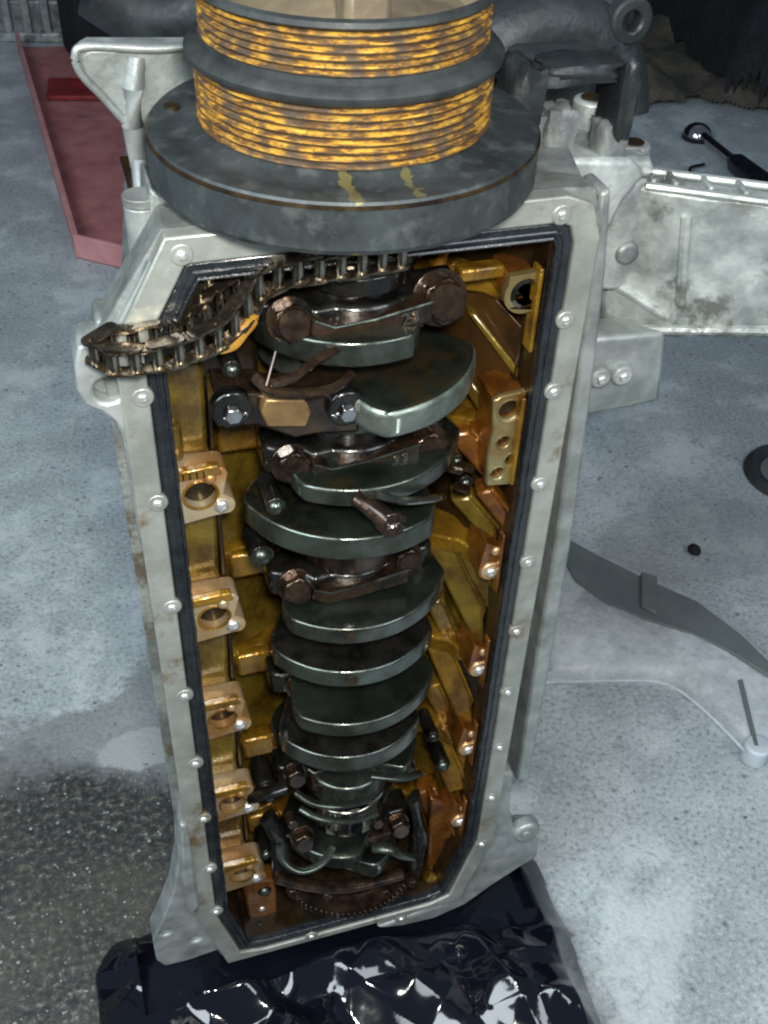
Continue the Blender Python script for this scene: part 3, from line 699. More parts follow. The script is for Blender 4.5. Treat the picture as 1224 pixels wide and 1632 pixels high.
# lower arm with bolt (620,830)
arm = E(tube('locking_tab', [P(565, 790, y=-.028), P(600, 815, y=-.036), P(628, 838, y=-.040)], [.006, .008, .010], 'oily', n=10, flat=.7))
hexbolt(arm, P(622, 832, y=-.040), (0, -1, -.3), .0085, .008)
E(tube('journal_edge', smoothpath([P(600, 790, y=-.030), P(640, 798, y=-.034), P(690, 794, y=-.026), P(706, 790, y=-.016)], 5), .0028, 'journal', n=8))
# stray studs and highlights of hardware at the sides of the crank
for q, yy, rr_ in [((742, 770), .03, .005), ((728, 735), .03, .004), ((370, 590), .01, .005), ((440, 808), .0, .0055), ((418, 886), .02, .007), ((425, 1255), .03, .007), ((430, 1270), .02, .005), ((690, 1175), .03, .005), ((706, 1220), .03, .006), ((425, 1362), .03, .005), ((422, 1420), .03, .006), ((500, 1465), .02, .006), ((700, 1392), .03, .008)]:
    p = P(*q, y=yy); s = E(dome('casting_stud', (p.x, yy, p.z), rr_, rr_*.8, 'rim', None, (.0, -1, .35)))
    bm = bmesh.new(); add_cyl(bm, (p.x, yy, p.z), (p.x, yy+.03, p.z), rr_*1.25, n=14); finish('stud_body', bm, 'oily_dark', s, .0005)
# dowels beside cheek two
for q in ((716, 745), (735, 742), (728, 775)):
    p = P(*q, y=.02); E(tube('small_pin', [p, (p.x+.010, p.y+.004, p.z-.008)], .0036, 'oily', n=8))
# dark oily hose-like side plate left of crank, top
E(box('chain_tunnel_wall', (-.092, .045, .800), (.054, .004, .072), 'brown', None, None, .001))
E(box('chain_case_wall', (-.086, .075, .775), (.062, .05, .10), 'brown', None, None, .004))
# rear oil seal carrier and ring gear
rg = (.012, .062); Rg = .072; zg = zat(560, 1450, .0)+.012
gear = C(lathe('ring_gear', [(.01, zg+.006), (Rg-.014, zg+.006), (Rg-.012, zg+.002), (Rg, zg+.002), (Rg, zg-.007), (.01, zg-.007)], rg, 'oily', None, 96))
for i in range(-16, 17):
    a = R(-90+i*4.2); q = Matrix.Rotation(a, 3, 'Z')
    t = box('gear_tooth', (rg[0]+(Rg+.001)*math.cos(a), rg[1]+(Rg+.001)*math.sin(a), zg-.002), (.005, .0028, .009), 'oily', None, q, .0004)
    t.parent = eng; t.matrix_parent_inverse = INV
# lower inner lip line and lower amber panels
E(prism('lower_panel', XZ((385, 1405), (440, 1402), (445, 1480), (400, 1482), y=.03), .03, .05, 'amber', bevel=.003))
p = P(418, 1450, y=.029); E(dome('boss_screw', (p.x, .030, p.z), .0035, .002, 'screw_glint', None))
E(prism('lower_panel', XZ((688, 1275), (745, 1290), (742, 1370), (705, 1425), (680, 1400), y=.03), .03, .05, 'amber', bevel=.003))
E(tube('saddle_shoulder', smoothpath([P(680, 1395, y=.024), P(700, 1402, y=.02), P(722, 1390, y=.024)], 5), .006, 'gold', n=10))

# ---- crank pulley / damper
pc = (0, .0502); zf = .8988
pul = E(lathe('crank_pulley', [(.03, zf-.028), (.1085, zf-.028), (.1103, zf-.025), (.1103, zf-.0025), (.1085, zf), (.098, zf+.0004), (.096, zf-.0006), (.088, zf-.0002), (.082, zf+.003), (.0795, zf+.004)], (0, 0), 'flange', None, 128))
pul['label'] = 'grey crankshaft damper pulley with rusty orange belt grooves'
pul.matrix_parent_inverse = INV @ Matrix.Translation((pc[0], pc[1], 0))
def Q(o): o.parent = pul; return o
def ribs(z0, z1, rr, n, dep):
    pr = [(rr-.004, z0)]
    for i in range(n):
        a = z0+(z1-z0)*i/n; b = z0+(z1-z0)*(i+1)/n; m_ = (a+b)/2
        pr += [(rr-dep, a+(b-a)*.08), (rr, a+(b-a)*.34), (rr, a+(b-a)*.66), (rr-dep, a+(b-a)*.92)]
    return pr+[(rr-.004, z1)]
Q(lathe('edge_seam', [(.1092, zf-.0012), (.1108, zf-.0022), (.1109, zf-.0032), (.109, zf-.004)], (0, 0), 'hole', None, 128))
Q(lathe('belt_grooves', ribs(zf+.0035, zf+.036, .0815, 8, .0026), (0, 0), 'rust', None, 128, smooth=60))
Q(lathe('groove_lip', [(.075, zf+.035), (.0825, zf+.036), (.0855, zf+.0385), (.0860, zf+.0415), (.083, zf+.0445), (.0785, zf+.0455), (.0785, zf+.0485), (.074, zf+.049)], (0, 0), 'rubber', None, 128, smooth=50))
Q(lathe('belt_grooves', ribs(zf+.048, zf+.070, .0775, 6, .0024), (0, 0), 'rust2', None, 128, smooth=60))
Q(lathe('pulley_rim', [(.074, zf+.069), (.0780, zf+.070), (.0805, zf+.072), (.0800, zf+.0745), (.0770, zf+.0755), (.0745, zf+.073), (.0735, zf+.055)], (0, 0), 'rubber', None, 128, smooth=50))
Q(lathe('pulley_hub', [(.0738, zf+.064), (.066, zf+.058), (.045, zf+.060), (.03, zf+.068), (.022, zf+.070), (.0001, zf+.070)], (0, 0), 'ivory', None, 96))
kb = Q(box('keyway_block', (-.004, -.048, zf+.070), (.024, .020, .026), 'ivory', None, None, .004))
for a in (158, 40):
    x, y = .098*math.cos(R(a)), .098*math.sin(R(a))
    Q(cyl('damper_hole', (x, y, zf-.002), (x, y, zf+.0016), .0045, 'hole', n=16, bevel=0))

# ---- front cover remnants left of the pulley
cov = XZ((118, 78), (140, 66), (330, 66), (330, 330), (240, 360), (218, 330), (212, 250), (200, 195), (160, 150), (125, 115), y=.16)
mb = E(prism('front_cover_arm', cov, .152, .172, 'alu', bevel=.004)); mb['label'] = 'grey triangular cast arm behind the pulley'
E(tube('arm_rib', [P(215, 90, y=.155), P(212, 140, y=.152), P(212, 200, y=.152), P(222, 260, y=.155), P(226, 320, y=.158)], [.0065, .007, .007, .006, .005], 'alu', n=12))
E(tube('arm_edge', smoothpath([P(330, 70, y=.15), P(250, 78, y=.148), P(140, 74, y=.150), P(120, 88, y=.150), P(130, 118, y=.151), P(165, 155, y=.152), P(205, 200, y=.152)], 5), .0026, 'alu', n=10))
pt, pb = P(224, 325, y=.06), P(224, 402, y=.06)
post = E(cyl('locating_sleeve', (pt.x, .06, pb.z), (pt.x, .06, pt.z), .0098, 'alu', n=24)); E(cyl('sleeve_cap', (pt.x, .06, pt.z+.0005), (pt.x, .06, pt.z+.006), .0102, 'alu_dirty', n=24))
E(tube('sleeve_pin', [P(222, 262, y=.11), P(228, 320, y=.09)], .005, 'alu', n=10))
E(prism('front_cover_web', XZ((238, 300), (330, 360), (420, 385), (300, 392), (255, 398), (238, 410), y=.05), .05, .09, 'alu_dirty', bevel=.002))
# front deck under the pulley
dk = [(-.110, .03), (.145, .03), (.16, .09), (.15, .24), (-.04, .24), (-.088, .1)]
E(prism('front_deck', dk, ZT+.002, ZT+.0140, 'alu_dirty', axis='z', bevel=.003))
# right front tower and pump housing
tw = XZ((860, 235), (985, 235), (1010, 258), (975, 300), (958, 335), (940, 360), (880, 330), (850, 300), y=.09)
E(prism('front_corner_casting', tw, .07, .14, 'alu_bright', bevel=.004))
E(prism('side_flange', XZ((948, 300), (966, 292), (958, 420), (938, 600), (905, 850), (873, 1040), (838, 1235), (818, 1235), (848, 1040), (880, 850), (918, 560), (938, 400), y=.03), .022, .05, 'alu', bevel=.0025))
for q0, q1, r_, m in [((935, 180), (930, 240), .0125, 'alu_bright'), ((1000, 250), (1000, 285), .012, 'alu_bright')]:
    a, b = P(*q0, y=.13), P(*q1, y=.13)
    s = E(cyl('cast_stub', b, (b.x, b.y, a.z+.01), r_, m, n=20, bevel=.002)); s.matrix_parent_inverse = INV
    cyl('stub_bore', (b.x, b.y, a.z+.0095), (b.x, b.y, a.z+.0112), r_*.6, 'hole', s, n=16, bevel=0)
def lump(name, c, s_, m, seed, amp=.25):
    bm = bmesh.new(); bmesh.ops.create_cube(bm, size=1); bmesh.ops.subdivide_edges(bm, edges=bm.edges, cuts=5, use_grid_fill=True)
    for v in bm.verts:
        d_ = v.co.normalized()*.62; v.co = v.co.lerp(d_, .35)*(1+amp*noise.noise(v.co*3.1+Vector((seed, 0, seed))))
        v.co = Vector((v.co.x*s_[0], v.co.y*s_[1], v.co.z*s_[2]))+Vector(c)
    return E(finish(name, bm, m, None, 0, 60))
for q_, s_, mm_, sd in [((885, 210), (.020, .02, .034), 'alu_dirty', 1), ((905, 262), (.030, .02, .012), 'alu_bright', 2), ((870, 275), (.020, .02, .010), 'alu_bright', 3), ((960, 262), (.020, .02, .018), 'alu_dirty', 4), ((968, 222), (.018, .02, .026), 'alu_dirty', 5), ((985, 150), (.012, .03, .05), 'darkhouse', 9), ((826, 165), (.02, .03, .05), 'darkhouse', 10), ((915, 108), (.05, .03, .012), 'darkhouse', 11), ((935, 300), (.030, .015, .014), 'alu_bright', 6), ((1005, 262), (.022, .02, .012), 'alu_bright', 7), ((840, 215), (.016, .02, .030), 'alu_dirty', 8)]:
    lump('casting_lump', P(*q_, y=.085), s_, mm_, sd*3.7)
hs = E(tube('pump_housing', smoothpath([P(790, 150, y=.20), P(800, 70, y=.20), P(860, 38, y=.20), P(930, 55, y=.20), P(972, 110, y=.20), P(978, 185, y=.19)], 7), .026, 'darkhouse', n=20)); hs['label'] = 'dark curved pump housing'
E(box('pump_block', P(870, 140, y=.17), (.055, .05, .06), 'darkhouse', None, Matrix.Rotation(R(20), 3, 'Z'), .006))
E(box('pump_block', P(905, 160, y=.16), (.026, .03, .045), 'darkhouse', None, Matrix.Rotation(R(-10), 3, 'Z'), .006))
E(tube('cast_arm', smoothpath([P(700, -40, y=.26), P(780, 0, y=.25), P(850, 20, y=.24), P(940, 25, y=.22), P(1005, 32, y=.20)], 5), [.03]*8+[.02]*13, 'darkhouse', n=16))
a = P(1005, 32, y=.18)
E(prism('lug_eye', circ(a.x, a.z, .016, 24), .176, .19, 'darkhouse', holes=[circ(a.x, a.z, .007, 16)], bevel=.002))

# ---- mounting arm on the right (runs towards the viewer as it goes right)
def armpt(px, py, f):   # f 0..1 along the arm
    yy = .10-.058*f; return P(px, py, y=yy)
mar = empty('mounting_arm'); mar.parent = eng; mar.matrix_parent_inverse = INV; bpy.data.objects.remove(mar)
bm = bmesh.new(); nx, nz = 16, 8
x0p, x1p = 962, 1330
tops = lambda px: 290+(px-960)*.132 if px > 1000 else 292
bots = lambda px: 535+(px-960)*.02 if px > 1050 else 545
G = [[None]*(nz+1) for _ in range(nx+1)]; H = [[None]*(nz+1) for _ in range(nx+1)]
for i in range(nx+1):
    px = x0p+(x1p-x0p)*i/nx; f = (px-960)/264
    for j in range(nz+1):
        py = tops(px)+(bots(px)-tops(px))*j/nz
        p = armpt(px, py, f); n_ = noise.noise(p*22)*.006+noise.noise(p*60)*.003
        G[i][j] = bm.verts.new((p.x, p.y+n_, p.z)); H[i][j] = bm.verts.new((p.x+.006, p.y+.024, p.z))
for i in range(nx):
    for j in range(nz):
        bm.faces.new((G[i][j], G[i+1][j], G[i+1][j+1], G[i][j+1])); bm.faces.new((H[i][j], H[i][j+1], H[i+1][j+1], H[i+1][j]))
    bm.faces.new((G[i][0], H[i][0], H[i+1][0], G[i+1][0])); bm.faces.new((G[i][nz], G[i+1][nz], H[i+1][nz], H[i][nz]))
for j in range(nz):
    bm.faces.new((G[0][j], G[0][j+1], H[0][j+1], H[0][j])); bm.faces.new((G[nx][j], H[nx][j], H[nx][j+1], G[nx][j+1]))
armo = E(finish('mounting_arm', bm, 'alu_bright', None, .003, 45)); armo['label'] = 'bright rough cast arm reaching right'
def A_(o): o.parent = armo; return o
for px in (1042, 1078, 1134, 1190, 1246):
    f = (px-960)/264; p = armpt(px, tops(px)-2, f)
    A_(box('top_rib', (p.x+.003, p.y+.012, p.z+.001), (.0035, .020, .007), 'alu_bright', None, Matrix.Rotation(R(-12), 3, 'Z'), .001))
A_(tube('top_edge', [armpt(px, tops(px)-3, (px-960)/264) for px in (1030, 1120, 1210, 1300)], .0030, 'alu', n=8))
A_(tube('top_edge', [armpt(px, tops(px)-3, (px-960)/264)+Vector((.006, .024, .001)) for px in (1030, 1120, 1210, 1300)], .0030, 'alu', n=8))
p = armpt(1000, 300, .1); A_(cyl('arm_boss', (p.x, p.y+.014, p.z-.075), (p.x, p.y+.014, p.z+.008), .022, 'alu_bright', n=28, bevel=.003)); A_(cyl('arm_bore', (p.x, p.y+.014, p.z+.007), (p.x, p.y+.014, p.z+.0092), .010, 'alu_dirty', n=20))
p = armpt(992, 396, .12); A_(cyl('arm_dimple', (p.x, p.y-.010, p.z), (p.x, p.y+.02, p.z), .009, 'alu_dirty', n=20, bevel=.003))
for (qa, qb) in [((965, 440), (1060, 500)), ((1010, 520), (1224, 522)), ((1090, 340), (1080, 480))]:
    A_(tube('arm_ridge', [armpt(*qa, (qa[0]-960)/264)-Vector((0, .004, 0)), armpt(*qb, (qb[0]-960)/264)-Vector((0, .004, 0))], .004, 'alu_bright', n=8))
# lug plate below the arm
lp = XZ((940, 540), (1062, 530), (1060, 570), (1052, 640), (1000, 652), (930, 664), y=.07)
lo = E(prism('arm_lug_plate', lp, .07, .10, 'alu', bevel=.004))
for q in ((990, 596), (955, 600)):
    p = P(*q, y=.066); cyl('lug_boss', (p.x, .062, p.z), (p.x, .072, p.z), .0085, 'alu_bright', lo, n=18, bevel=.002); 
    dome('lug_screw', (p.x, .062, p.z), .004, .003, 'screw_glint', lo)

# ------------------------------------------------------------------ timing chain
chain = empty('timing_chain', P(230, 560, y=-.01))
tag(chain, 'oily roller chain draped out of the crankcase over the left rail', 'chain')
CI = Matrix.Translation(-chain.location)
def K(o): o.parent = chain; o.matrix_parent_inverse = CI; return o
pathA = [P(640, 404, y=-.002), P(600, 412, y=-.004), P(553, 420, y=-.005), P(490, 428, y=-.004), P(440, 440, y=.002), P(408, 458, y=.002), P(388, 495, y=-.002), P(366, 518, y=-.005), P(345, 536, y=-.008), P(317, 548, y=-.011), P(290, 558, y=-.014), P(262, 565, y=-.015), P(230, 572, y=-.015), P(192, 575, y=-.014), P(165, 570, y=-.010)]
pathB = [P(150, 556, y=-.003), P(170, 545, y=.000), P(210, 540, y=-.002), P(250, 532, y=-.001), P(285, 525, y=.006), P(306, 505, y=.012), P(316, 480, y=.016), P(322, 458, y=.020), P(345, 440, y=.024), P(375, 428, y=.028)]
pathC = [P(330, 500, y=.014), P(342, 478, y=.016), P(362, 470, y=.018), P(378, 455, y=.02), P(392, 440, y=.024)]
def sample(pts, d):
    pp = smoothpath(pts, 14); out = [pp[0]]; acc = 0
    for a, b in zip(pp, pp[1:]):
        s = (b-a).length
        while acc+s >= d:
            t = (d-acc)/s; a = a.lerp(b, t); out.append(a.copy()); s = (b-a).length; acc = 0
        acc += s
    return out
bm = bmesh.new(); add_cyl(bm, (0, 0, -.0075), (0, 0, .0075), .0036, n=14)
rme = finish('roller', bm, 'roller', None, 0); rmesh = rme.data; bpy.data.objects.remove(rme)
def link_mesh(L):
    bm = bmesh.new()
    for z in (-.0085, .0070):
        o = arc(0, 0, .0050, 110, 250, 8)+arc(L, 0, .0050, -70, 70, 8)
        add_prism(bm, o, z, z+.0016, 'z')
    add_cyl(bm, (0, 0, -.0094), (0, 0, .0094), .0017, n=8)
    o = finish('link_plates', bm, 'chain', None, 0); me = o.data; bpy.data.objects.remove(o); return me
PITCHC = .0122; lme = link_mesh(PITCHC)
for path in (pathA+pathB, pathC):
    pts = sample(path, PITCHC)
    for i, p in enumerate(pts):
        o = bpy.data.objects.new('roller', rmesh); S.collection.objects.link(o); o.location = p; K(o)
        if i+1 < len(pts):
            d = pts[i+1]-p
            l = bpy.data.objects.new('link_plates', lme); S.collection.objects.link(l)
            l.matrix_basis = Matrix.Translation(p) @ d.to_track_quat('X', 'Z').to_matrix().to_4x4(); K(l)
            if i % 2: l.scale = (1, 1, .86)
# chain guide (yellow) fixed to the block
E(tube('chain_guide', smoothpath([P(402, 500, y=-.002), P(400, 514, y=-.002), P(388, 528, y=-.004), P(372, 548, y=-.006), P(350, 555, y=-.008)], 5), .0030, 'yellow', n=8, flat=1.3))
# crank sprocket under the chain
sp = C(lathe('sprocket', [(.02, ZT-.022), (.043, ZT-.022), (.046, ZT-.018), (.046, ZT-.012), (.043, ZT-.008), (.02, ZT-.008)], (CX, CY), 'oily', None, 64))

# ------------------------------------------------------------------ black plastic bag
def inpoly(x, y, poly):
    c = False; j = len(poly)-1
    for i in range(len(poly)):
        if (poly[i][1] > y) != (poly[j][1] > y) and x < (poly[j][0]-poly[i][0])*(y-poly[i][1])/(poly[j][1]-poly[i][1])+poly[i][0]: c = not c
        j = i
    return c
def edgedist(x, y, poly):
    p = Vector((x, y)); best = 9
    for i in range(len(poly)):
        a, b = Vector(poly[i-1]), Vector(poly[i]); t = max(0, min(1, (p-a).dot(b-a)/max((b-a).length_squared, 1e-9))); best = min(best, (p-(a+(b-a)*t)).length)
    return best
bagp = [(-.262, .02), (-.255, .065), (-.232, .097), (-.20, .10), (-.16, .16), (-.10, .24), (.08, .24), (.17, .15), (.235, .085), (.243, .04), (.245, -.03), (.236, -.13), (.22, -.24), (.05, -.30), (-.15, -.28), (-.27, -.16)]
fr_ = random.Random(21); FOLDS = [(fr_.uniform(-.26, .24), fr_.uniform(-.28, .14), fr_.uniform(0, PI), fr_.uniform(.05, .17), fr_.uniform(.014, .045), fr_.uniform(.006, .022)*fr_.choice((1, 1, -.5))) for _ in range(46)]
for (qx, qy, kind_, ln_) in [(560, 1575, 0, .07), (660, 1580, 0, .05), (735, 1500, 0, .06), (830, 1540, 1, .05), (880, 1610, 0, .06), (240, 1550, 0, .06), (330, 1600, 1, .05), (450, 1560, 1, .06), (900, 1480, 1, .04), (600, 1525, 1, .07), (200, 1600, 0, .05)]:
    g_ = P(qx, qy, z=.03); FOLDS.append((g_.x, g_.y, -PI/4 if kind_ == 0 else 0, ln_*1.3, fr_.uniform(.030, .042), 0)); FOLDS[-1] = FOLDS[-1][:5]+(FOLDS[-1][4]*(.60 if kind_ == 0 else .66),)
bm = bmesh.new(); N = 230; X0, X1, Y0, Y1 = -.29, .27, -.32, .26; vs = {}
def ridge(v, s, o): return 1-abs(noise.noise(Vector((v[0]*s+o, v[1]*s-o, o)))*2)
for i in range(N+1):
    for j in range(N+1):
        x = X0+(X1-X0)*i/N; y = Y0+(Y1-Y0)*j/N
        wx = x+.010*noise.noise(Vector((x*14, y*14, 3))); wy = y+.010*noise.noise(Vector((x*14, y*14, 8)))
        if inpoly(wx, wy, bagp):
            d = edgedist(wx, wy, bagp)
            h = .036*(1-math.exp(-d/.030))
            cr = .034*abs(noise.noise(Vector((x*5+1, y*7, 2.2))))
            for (fx, fy, fa, fl_, fw, fh) in FOLDS:
                dx_, dy_ = x-fx, y-fy; u_ = dx_*math.cos(fa)+dy_*math.sin(fa); v_ = -dx_*math.sin(fa)+dy_*math.cos(fa)
                v_ += u_*u_*fw*9
                t_ = abs(u_)/fl_
                if t_ < 1 and abs(v_) < fw*3: cr += fh*(1-t_)*max(0, 1-abs(v_)/fw if v_ < 0 else 1-v_/(fw*2.6))
            und = min(1, max(0, (abs(x)-.17)/.03)) if y > 0 else 1
            lim = 1 if y < -.004 or abs(x) > .21 else 0
            z = .003+h*.55+cr*(.35+.65*min(1, d/.03))*(1 if lim else .3)
            if not lim: z = min(z, .055)
            vs[i, j] = bm.verts.new((x, y, z))
for i in range(N):
    for j in range(N):
        q = [(i, j), (i+1, j), (i+1, j+1), (i, j+1)]
        if all(k in vs for k in q): bm.faces.new([vs[k] for k in q])
bag = finish('plastic_bag', bm, 'bag', None, 0, 60)
sol = bag.modifiers.new('thickness', 'SOLIDIFY'); sol.thickness = .0006
tag(bag, 'crumpled glossy black plastic bag spread under the foot of the engine', 'plastic bag')

# ------------------------------------------------------------------ things behind and beside
# red steel channel on the floor
ch = empty('red_channel', P(150, 430, z=0)); tag(ch, 'faded red painted steel channel lying on the floor at left behind the engine', 'steel channel')
CHI = Matrix.Translation(-ch.location)
def prism3(name, q, dz, m, parent, inv, bevel=.002):
    bm = bmesh.new(); a = [bm.verts.new(p) for p in q]; b = [bm.verts.new(Vector(p)+Vector(dz)) for p in q]; n = len(q)
    bm.faces.new(a[::-1]); bm.faces.new(b)
    for i in range(n): bm.faces.new((a[i], a[(i+1) % n], b[(i+1) % n], b[i]))
    o = finish(name, bm, m, None, bevel); o.parent = parent; o.matrix_parent_inverse = inv; return o
f = [P(28, 78, z=.0), P(205, 75, z=0), P(240, 440, z=0), P(122, 412, z=0)]
prism3('channel_web', f, (0, 0, .006), 'red', ch, CHI)
prism3('channel_side', [f[0], f[3], f[3]+Vector((.012, 0, 0)), f[0]+Vector((.012, 0, 0))], (0, 0, .05), 'pink', ch, CHI)
prism3('end_plate', [f[3]+Vector((.0, 0, 0)), f[2], f[2]+Vector((0, .012, 0)), f[3]+Vector((0, .012, 0))], (0, 0, .055), 'pink', ch, CHI)
prism3('red_band', [P(78, 130, z=.01), P(160, 130, z=.01), P(170, 160, z=.01), P(75, 160, z=.01)], (0, 0, .012), 'darkred', ch, CHI)
q = P(154, 393, z=.03); o = cyl('rivet', (q.x, f[3].y-.03, .03), (q.x, f[3].y+.01, .03), .008, 'pink', None, n=14); o.parent = ch; o.matrix_parent_inverse = CHI
# finned aluminium cover
fc = empty('finned_cover', P(60, 60, z=0)); tag(fc, 'dirty finned aluminium casting lying behind the red channel, top left corner', 'engine cover')
FI = Matrix.Translation(-fc.location)
a, b = P(-60, 62, z=0), P(185, 66, z=0)
prism3('cover_body', [a, b, b+Vector((.05, .35, 0)), a+Vector((.05, .35, 0))], (0, 0, .12), 'alu_dirty', fc, FI, .01)
prism3('cover_flange', [a-Vector((0, .03, 0)), b-Vector((-.01, .03, 0)), b+Vector((0, .02, 0)), a+Vector((0, .02, 0))], (0, 0, .03), 'alu_bright', fc, FI, .006)
for i in range(8):
    c = a.lerp(b, (i+.5)/8)
    prism3('fin', [c-Vector((.012, .02, 0)), c+Vector((.012, -.02, 0)), c+Vector((.012, .2, 0)), c+Vector((-.012, .2, 0))], (0, 0, .135), 'alu', fc, FI, .004)
# dark oily box behind the cover arm with red bits
db = P(235, 112, z=0)
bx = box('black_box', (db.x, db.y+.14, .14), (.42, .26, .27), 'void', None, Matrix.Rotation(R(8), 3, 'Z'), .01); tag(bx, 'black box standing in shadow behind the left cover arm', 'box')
rg_ = tube('red_rag', smoothpath([P(225, 62, y=.84), P(262, 50, y=.84), P(290, 56, y=.84), P(335, 50, y=.84)], 5), [.010+.006*math.sin(i*1.3) for i in range(16)], 'darkred', None, 8); tag(rg_, 'small red rag showing between dark parts at the top left of the pulley', 'rag')
hz = tube('dark_hose', smoothpath([P(150, -20, y=.7), P(215, 22, y=.7), P(262, 30, y=.68), P(330, 20, y=.66), P(400, -30, y=.66)], 6), .032, 'rubber', None, 16); tag(hz, 'dark rubber hose curving behind the top left of the pulley', 'hose')
# sackcloth on the right, and a black heap added for the shadowed corner
def heap(name, poly, h, m, seed, res=.035, rough=1):
    xs = [p[0] for p in poly]; ys = [p[1] for p in poly]; bm = bmesh.new(); vs = {}
    nx = int((max(xs)-min(xs))/res)+1; ny = int((max(ys)-min(ys))/res)+1
    for i in range(nx+1):
        for j in range(ny+1):
            x = min(xs)+res*i; y = min(ys)+res*j
            if inpoly(x, y, poly):
                d = edgedist(x, y, poly); z = .004+h*(1-math.exp(-d/.10))*(.6+.6*rough*ridge((x, y), 3.1, seed)**2)+.012*ridge((x, y), 12, seed)
                vs[i, j] = bm.verts.new((x, y, z))
    for i in range(nx):
        for j in range(ny):
            q = [(i, j), (i+1, j), (i+1, j+1), (i, j+1)]
            if all(k in vs for k in q): bm.faces.new([vs[k] for k in q])
    return finish(name, bm, m, None, 0, 70)
def FP(*q): return [(P(a, b, z=0).x, P(a, b, z=0).y) for a, b in q]
tag(heap('sackcloth', FP((1005, 180), (1045, 172), (1110, 165), (1224, 185), (1290, 190), (1290, 120), (1224, 100), (1000, 40), (930, 120)), .10, 'cloth', 4.2, .010), 'crumpled brown sackcloth lying behind the ratchet', 'sack')
tag(heap('shade_sheet', FP((1070, 110), (1140, 165), (1224, 185), (1400, 200), (1400, -160), (1000, -180), (1000, 40)), .55, 'void', 7.7, .016), 'made-up black sheet standing in for the shadow in the upper right corner', 'sheet')
# ratchet wrench
rw = empty('ratchet_wrench', P(1112, 212, z=0)); tag(rw, 'chrome headed ratchet wrench with black handle on the floor at upper right', 'wrench')
RI = Matrix.Translation(-rw.location)
hd = P(1112, 210, z=.02); ne = P(1150, 240, z=.02); he = P(1235, 312, z=.02)
o = dome('ratchet_head', (hd.x, hd.y, .012), .040, .032, 'chrome', None, (0, 0, 1), 24); o.parent = rw; o.matrix_parent_inverse = RI
o = cyl('head_rim', (hd.x, hd.y, 0.002), (hd.x, hd.y, .013), .041, 'blackpaint', None, n=28); o.parent = rw; o.matrix_parent_inverse = RI
o = tube('shank', [hd, ne, ne.lerp(he, .25)], [.012, .011, .012], 'chrome', None, 12); o.parent = rw; o.matrix_parent_inverse = RI
o = tube('handle', [ne.lerp(he, .2), ne.lerp(he, .3), ne.lerp(he, .8), ne.lerp(he, 1.25)], [.014, .026, .032, .032], 'blackpaint', None, 14); o.parent = rw; o.matrix_parent_inverse = RI
# bent wire hook
tag(tube('wire_hook', smoothpath([P(1020, 274, z=.01), P(1060, 282, z=.01), P(1098, 284, z=.01), P(1100, 268, z=.01), P(1122, 262, z=.01)], 5), .0045, 'oily_dark', None, 8), 'thin dark bent wire lying on the floor above the cast arm', 'wire')
# rubber ring
c = P(1262, 758, z=0)
bm = bmesh.new(); add_lathe(bm, [(.052, .002), (.060, .012), (.070, .016), (.078, .010), (.082, .002)], (0, 0), 64)
ring = finish('rubber_ring', bm, 'rubber'); ring.location = (c.x, c.y, 0)
bm = bmesh.new(); add_lathe(bm, [(.0001, .003), (.03, .0045), (.053, .004)], (0, 0), 48); finish('ring_web', bm, 'greystrip', ring)
tag(ring, 'dark rubber ring lying on the concrete at the right edge', 'rubber ring')
# pebble
bm = bmesh.new(); bmesh.ops.create_icosphere(bm, subdivisions=3, radius=.0105)
for v in bm.verts: v.co *= 1+.25*noise.noise(v.co*120); v.co.z *= .8
pb_ = finish('oil_lump', bm, 'void'); p = P(1107, 877, z=.006); pb_.location = (p.x, p.y, .007); tag(pb_, 'small black lump of dirt on the concrete', 'dirt lump')
# clear plastic bottle / sheet
cb = empty('clear_plastic_cover', P(1030, 960, z=0)); tag(cb, 'cloudy clear plastic cover with grey edge strip lying on the floor at right', 'plastic cover')
BI = Matrix.Translation(-cb.location)
outl = [(884, 850), (940, 885), (1030, 925), (1110, 965), (1180, 1015), (1240, 1075), (1260, 1130), (1235, 1200), (1195, 1212), (1150, 1165), (1090, 1112), (1050, 1094), (960, 1092), (862, 1088), (855, 1000), (868, 900)]
poly = [P(*q, z=0).xy for q in outl]
cx_ = sum(p[0] for p in poly)/len(poly); cy_ = sum(p[1] for p in poly)/len(poly)
bm = bmesh.new(); rings = []
for s, hh in ((1, .002), (.96, .018), (.86, .028), (.6, .034), (.3, .036)):
    rings.append([bm.verts.new((cx_+(p[0]-cx_)*s, cy_+(p[1]-cy_)*s, hh+.004*noise.noise(Vector((p[0]*20, p[1]*20, s*3))))) for p in poly])
n = len(poly)
for A, B in zip(rings, rings[1:]):
    for i in range(n): bm.faces.new((A[i], A[(i+1) % n], B[(i+1) % n], B[i]))
bm.faces.new(rings[-1])
o = finish('clear_shell', bm, 'clear', None, 0, 50); o.parent = cb; o.matrix_parent_inverse = BI
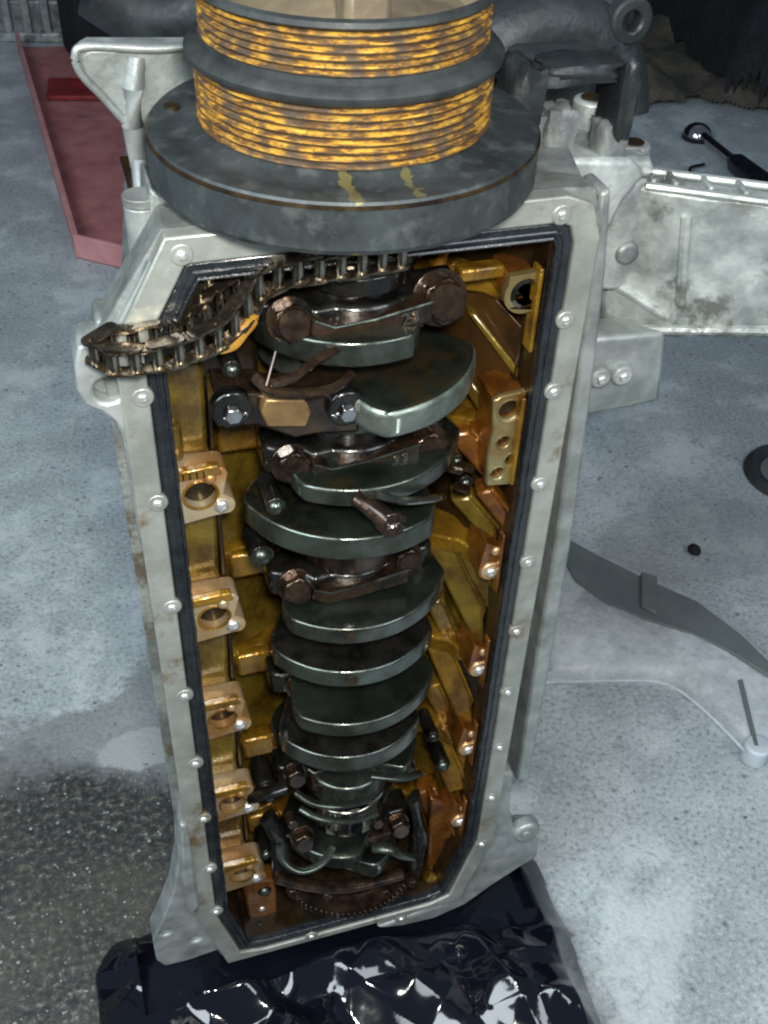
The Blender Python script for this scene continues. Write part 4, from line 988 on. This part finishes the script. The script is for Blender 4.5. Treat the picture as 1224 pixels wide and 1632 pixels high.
st = [(884, 850), (940, 882), (1020, 922), (1110, 962), (1180, 1015), (1245, 1078), (1224, 1080), (1160, 1040), (1100, 1012), (1030, 990), (960, 960), (915, 925), (893, 885)]
prism3('edge_strip', [P(*q, z=.034) for q in st], (0, 0, .005), 'greystrip', cb, BI, .001)
prism3('strip_clip', [P(1020, 918, z=.036), P(1046, 926, z=.036), P(1044, 985, z=.036), P(1020, 972, z=.036)], (0, 0, .010), 'greystrip', cb, BI, .002)
nk = P(1205, 1195, z=.02)
o = cyl('bottle_cap', (nk.x, nk.y, .002), (nk.x, nk.y, .032), .017, metal('white_cap', (.60, .66, .70), (.45, .50, .54), 0, .4, 20, .3, .001), None, n=24, bevel=.003); o.parent = cb; o.matrix_parent_inverse = BI
o = tube('moulded_seam', smoothpath([P(870, 1088, z=.02), P(980, 1085, z=.03), P(1060, 1090, z=.03), P(1120, 1130, z=.03), P(1190, 1200, z=.02)], 6), .0018, 'clear', None, 8); o.parent = cb; o.matrix_parent_inverse = BI
o = tube('moulded_seam', [P(1180, 1085, z=.035), P(1205, 1190, z=.03)], .0035, 'greystrip', None, 8); o.parent = cb; o.matrix_parent_inverse = BI
# small floor grit chips
chip = None
bm = bmesh.new()
for i in range(260):
    x = rnd.uniform(-.42, -.12); y = rnd.uniform(-.05, .34)
    if inpoly(x, y, bagp): continue
    s = rnd.uniform(.0008, .0028); m_ = bmesh.ops.create_icosphere(bm, subdivisions=1, radius=s)
    for v in m_['verts']: v.co = Vector((v.co.x*rnd.uniform(.7, 1.3), v.co.y, v.co.z*.6))+Vector((x, y, s*.3))
for i in range(420):
    x = rnd.choice((rnd.uniform(-.45, -.15), rnd.uniform(.28, 1.3))); y = rnd.uniform(-.1, 1.6)
    s = rnd.uniform(.0006, .0022); m_ = bmesh.ops.create_icosphere(bm, subdivisions=1, radius=s)
    for v in m_['verts']: v.co = Vector((v.co.x*rnd.uniform(.7, 1.5), v.co.y, v.co.z*.6))+Vector((x, y, s*.3))
tag(finish('grit', bm, 'alu_dirty', None, 0, 0), 'fine grey grit scattered over the concrete floor, thickest at lower left', 'grit', kind='stuff')
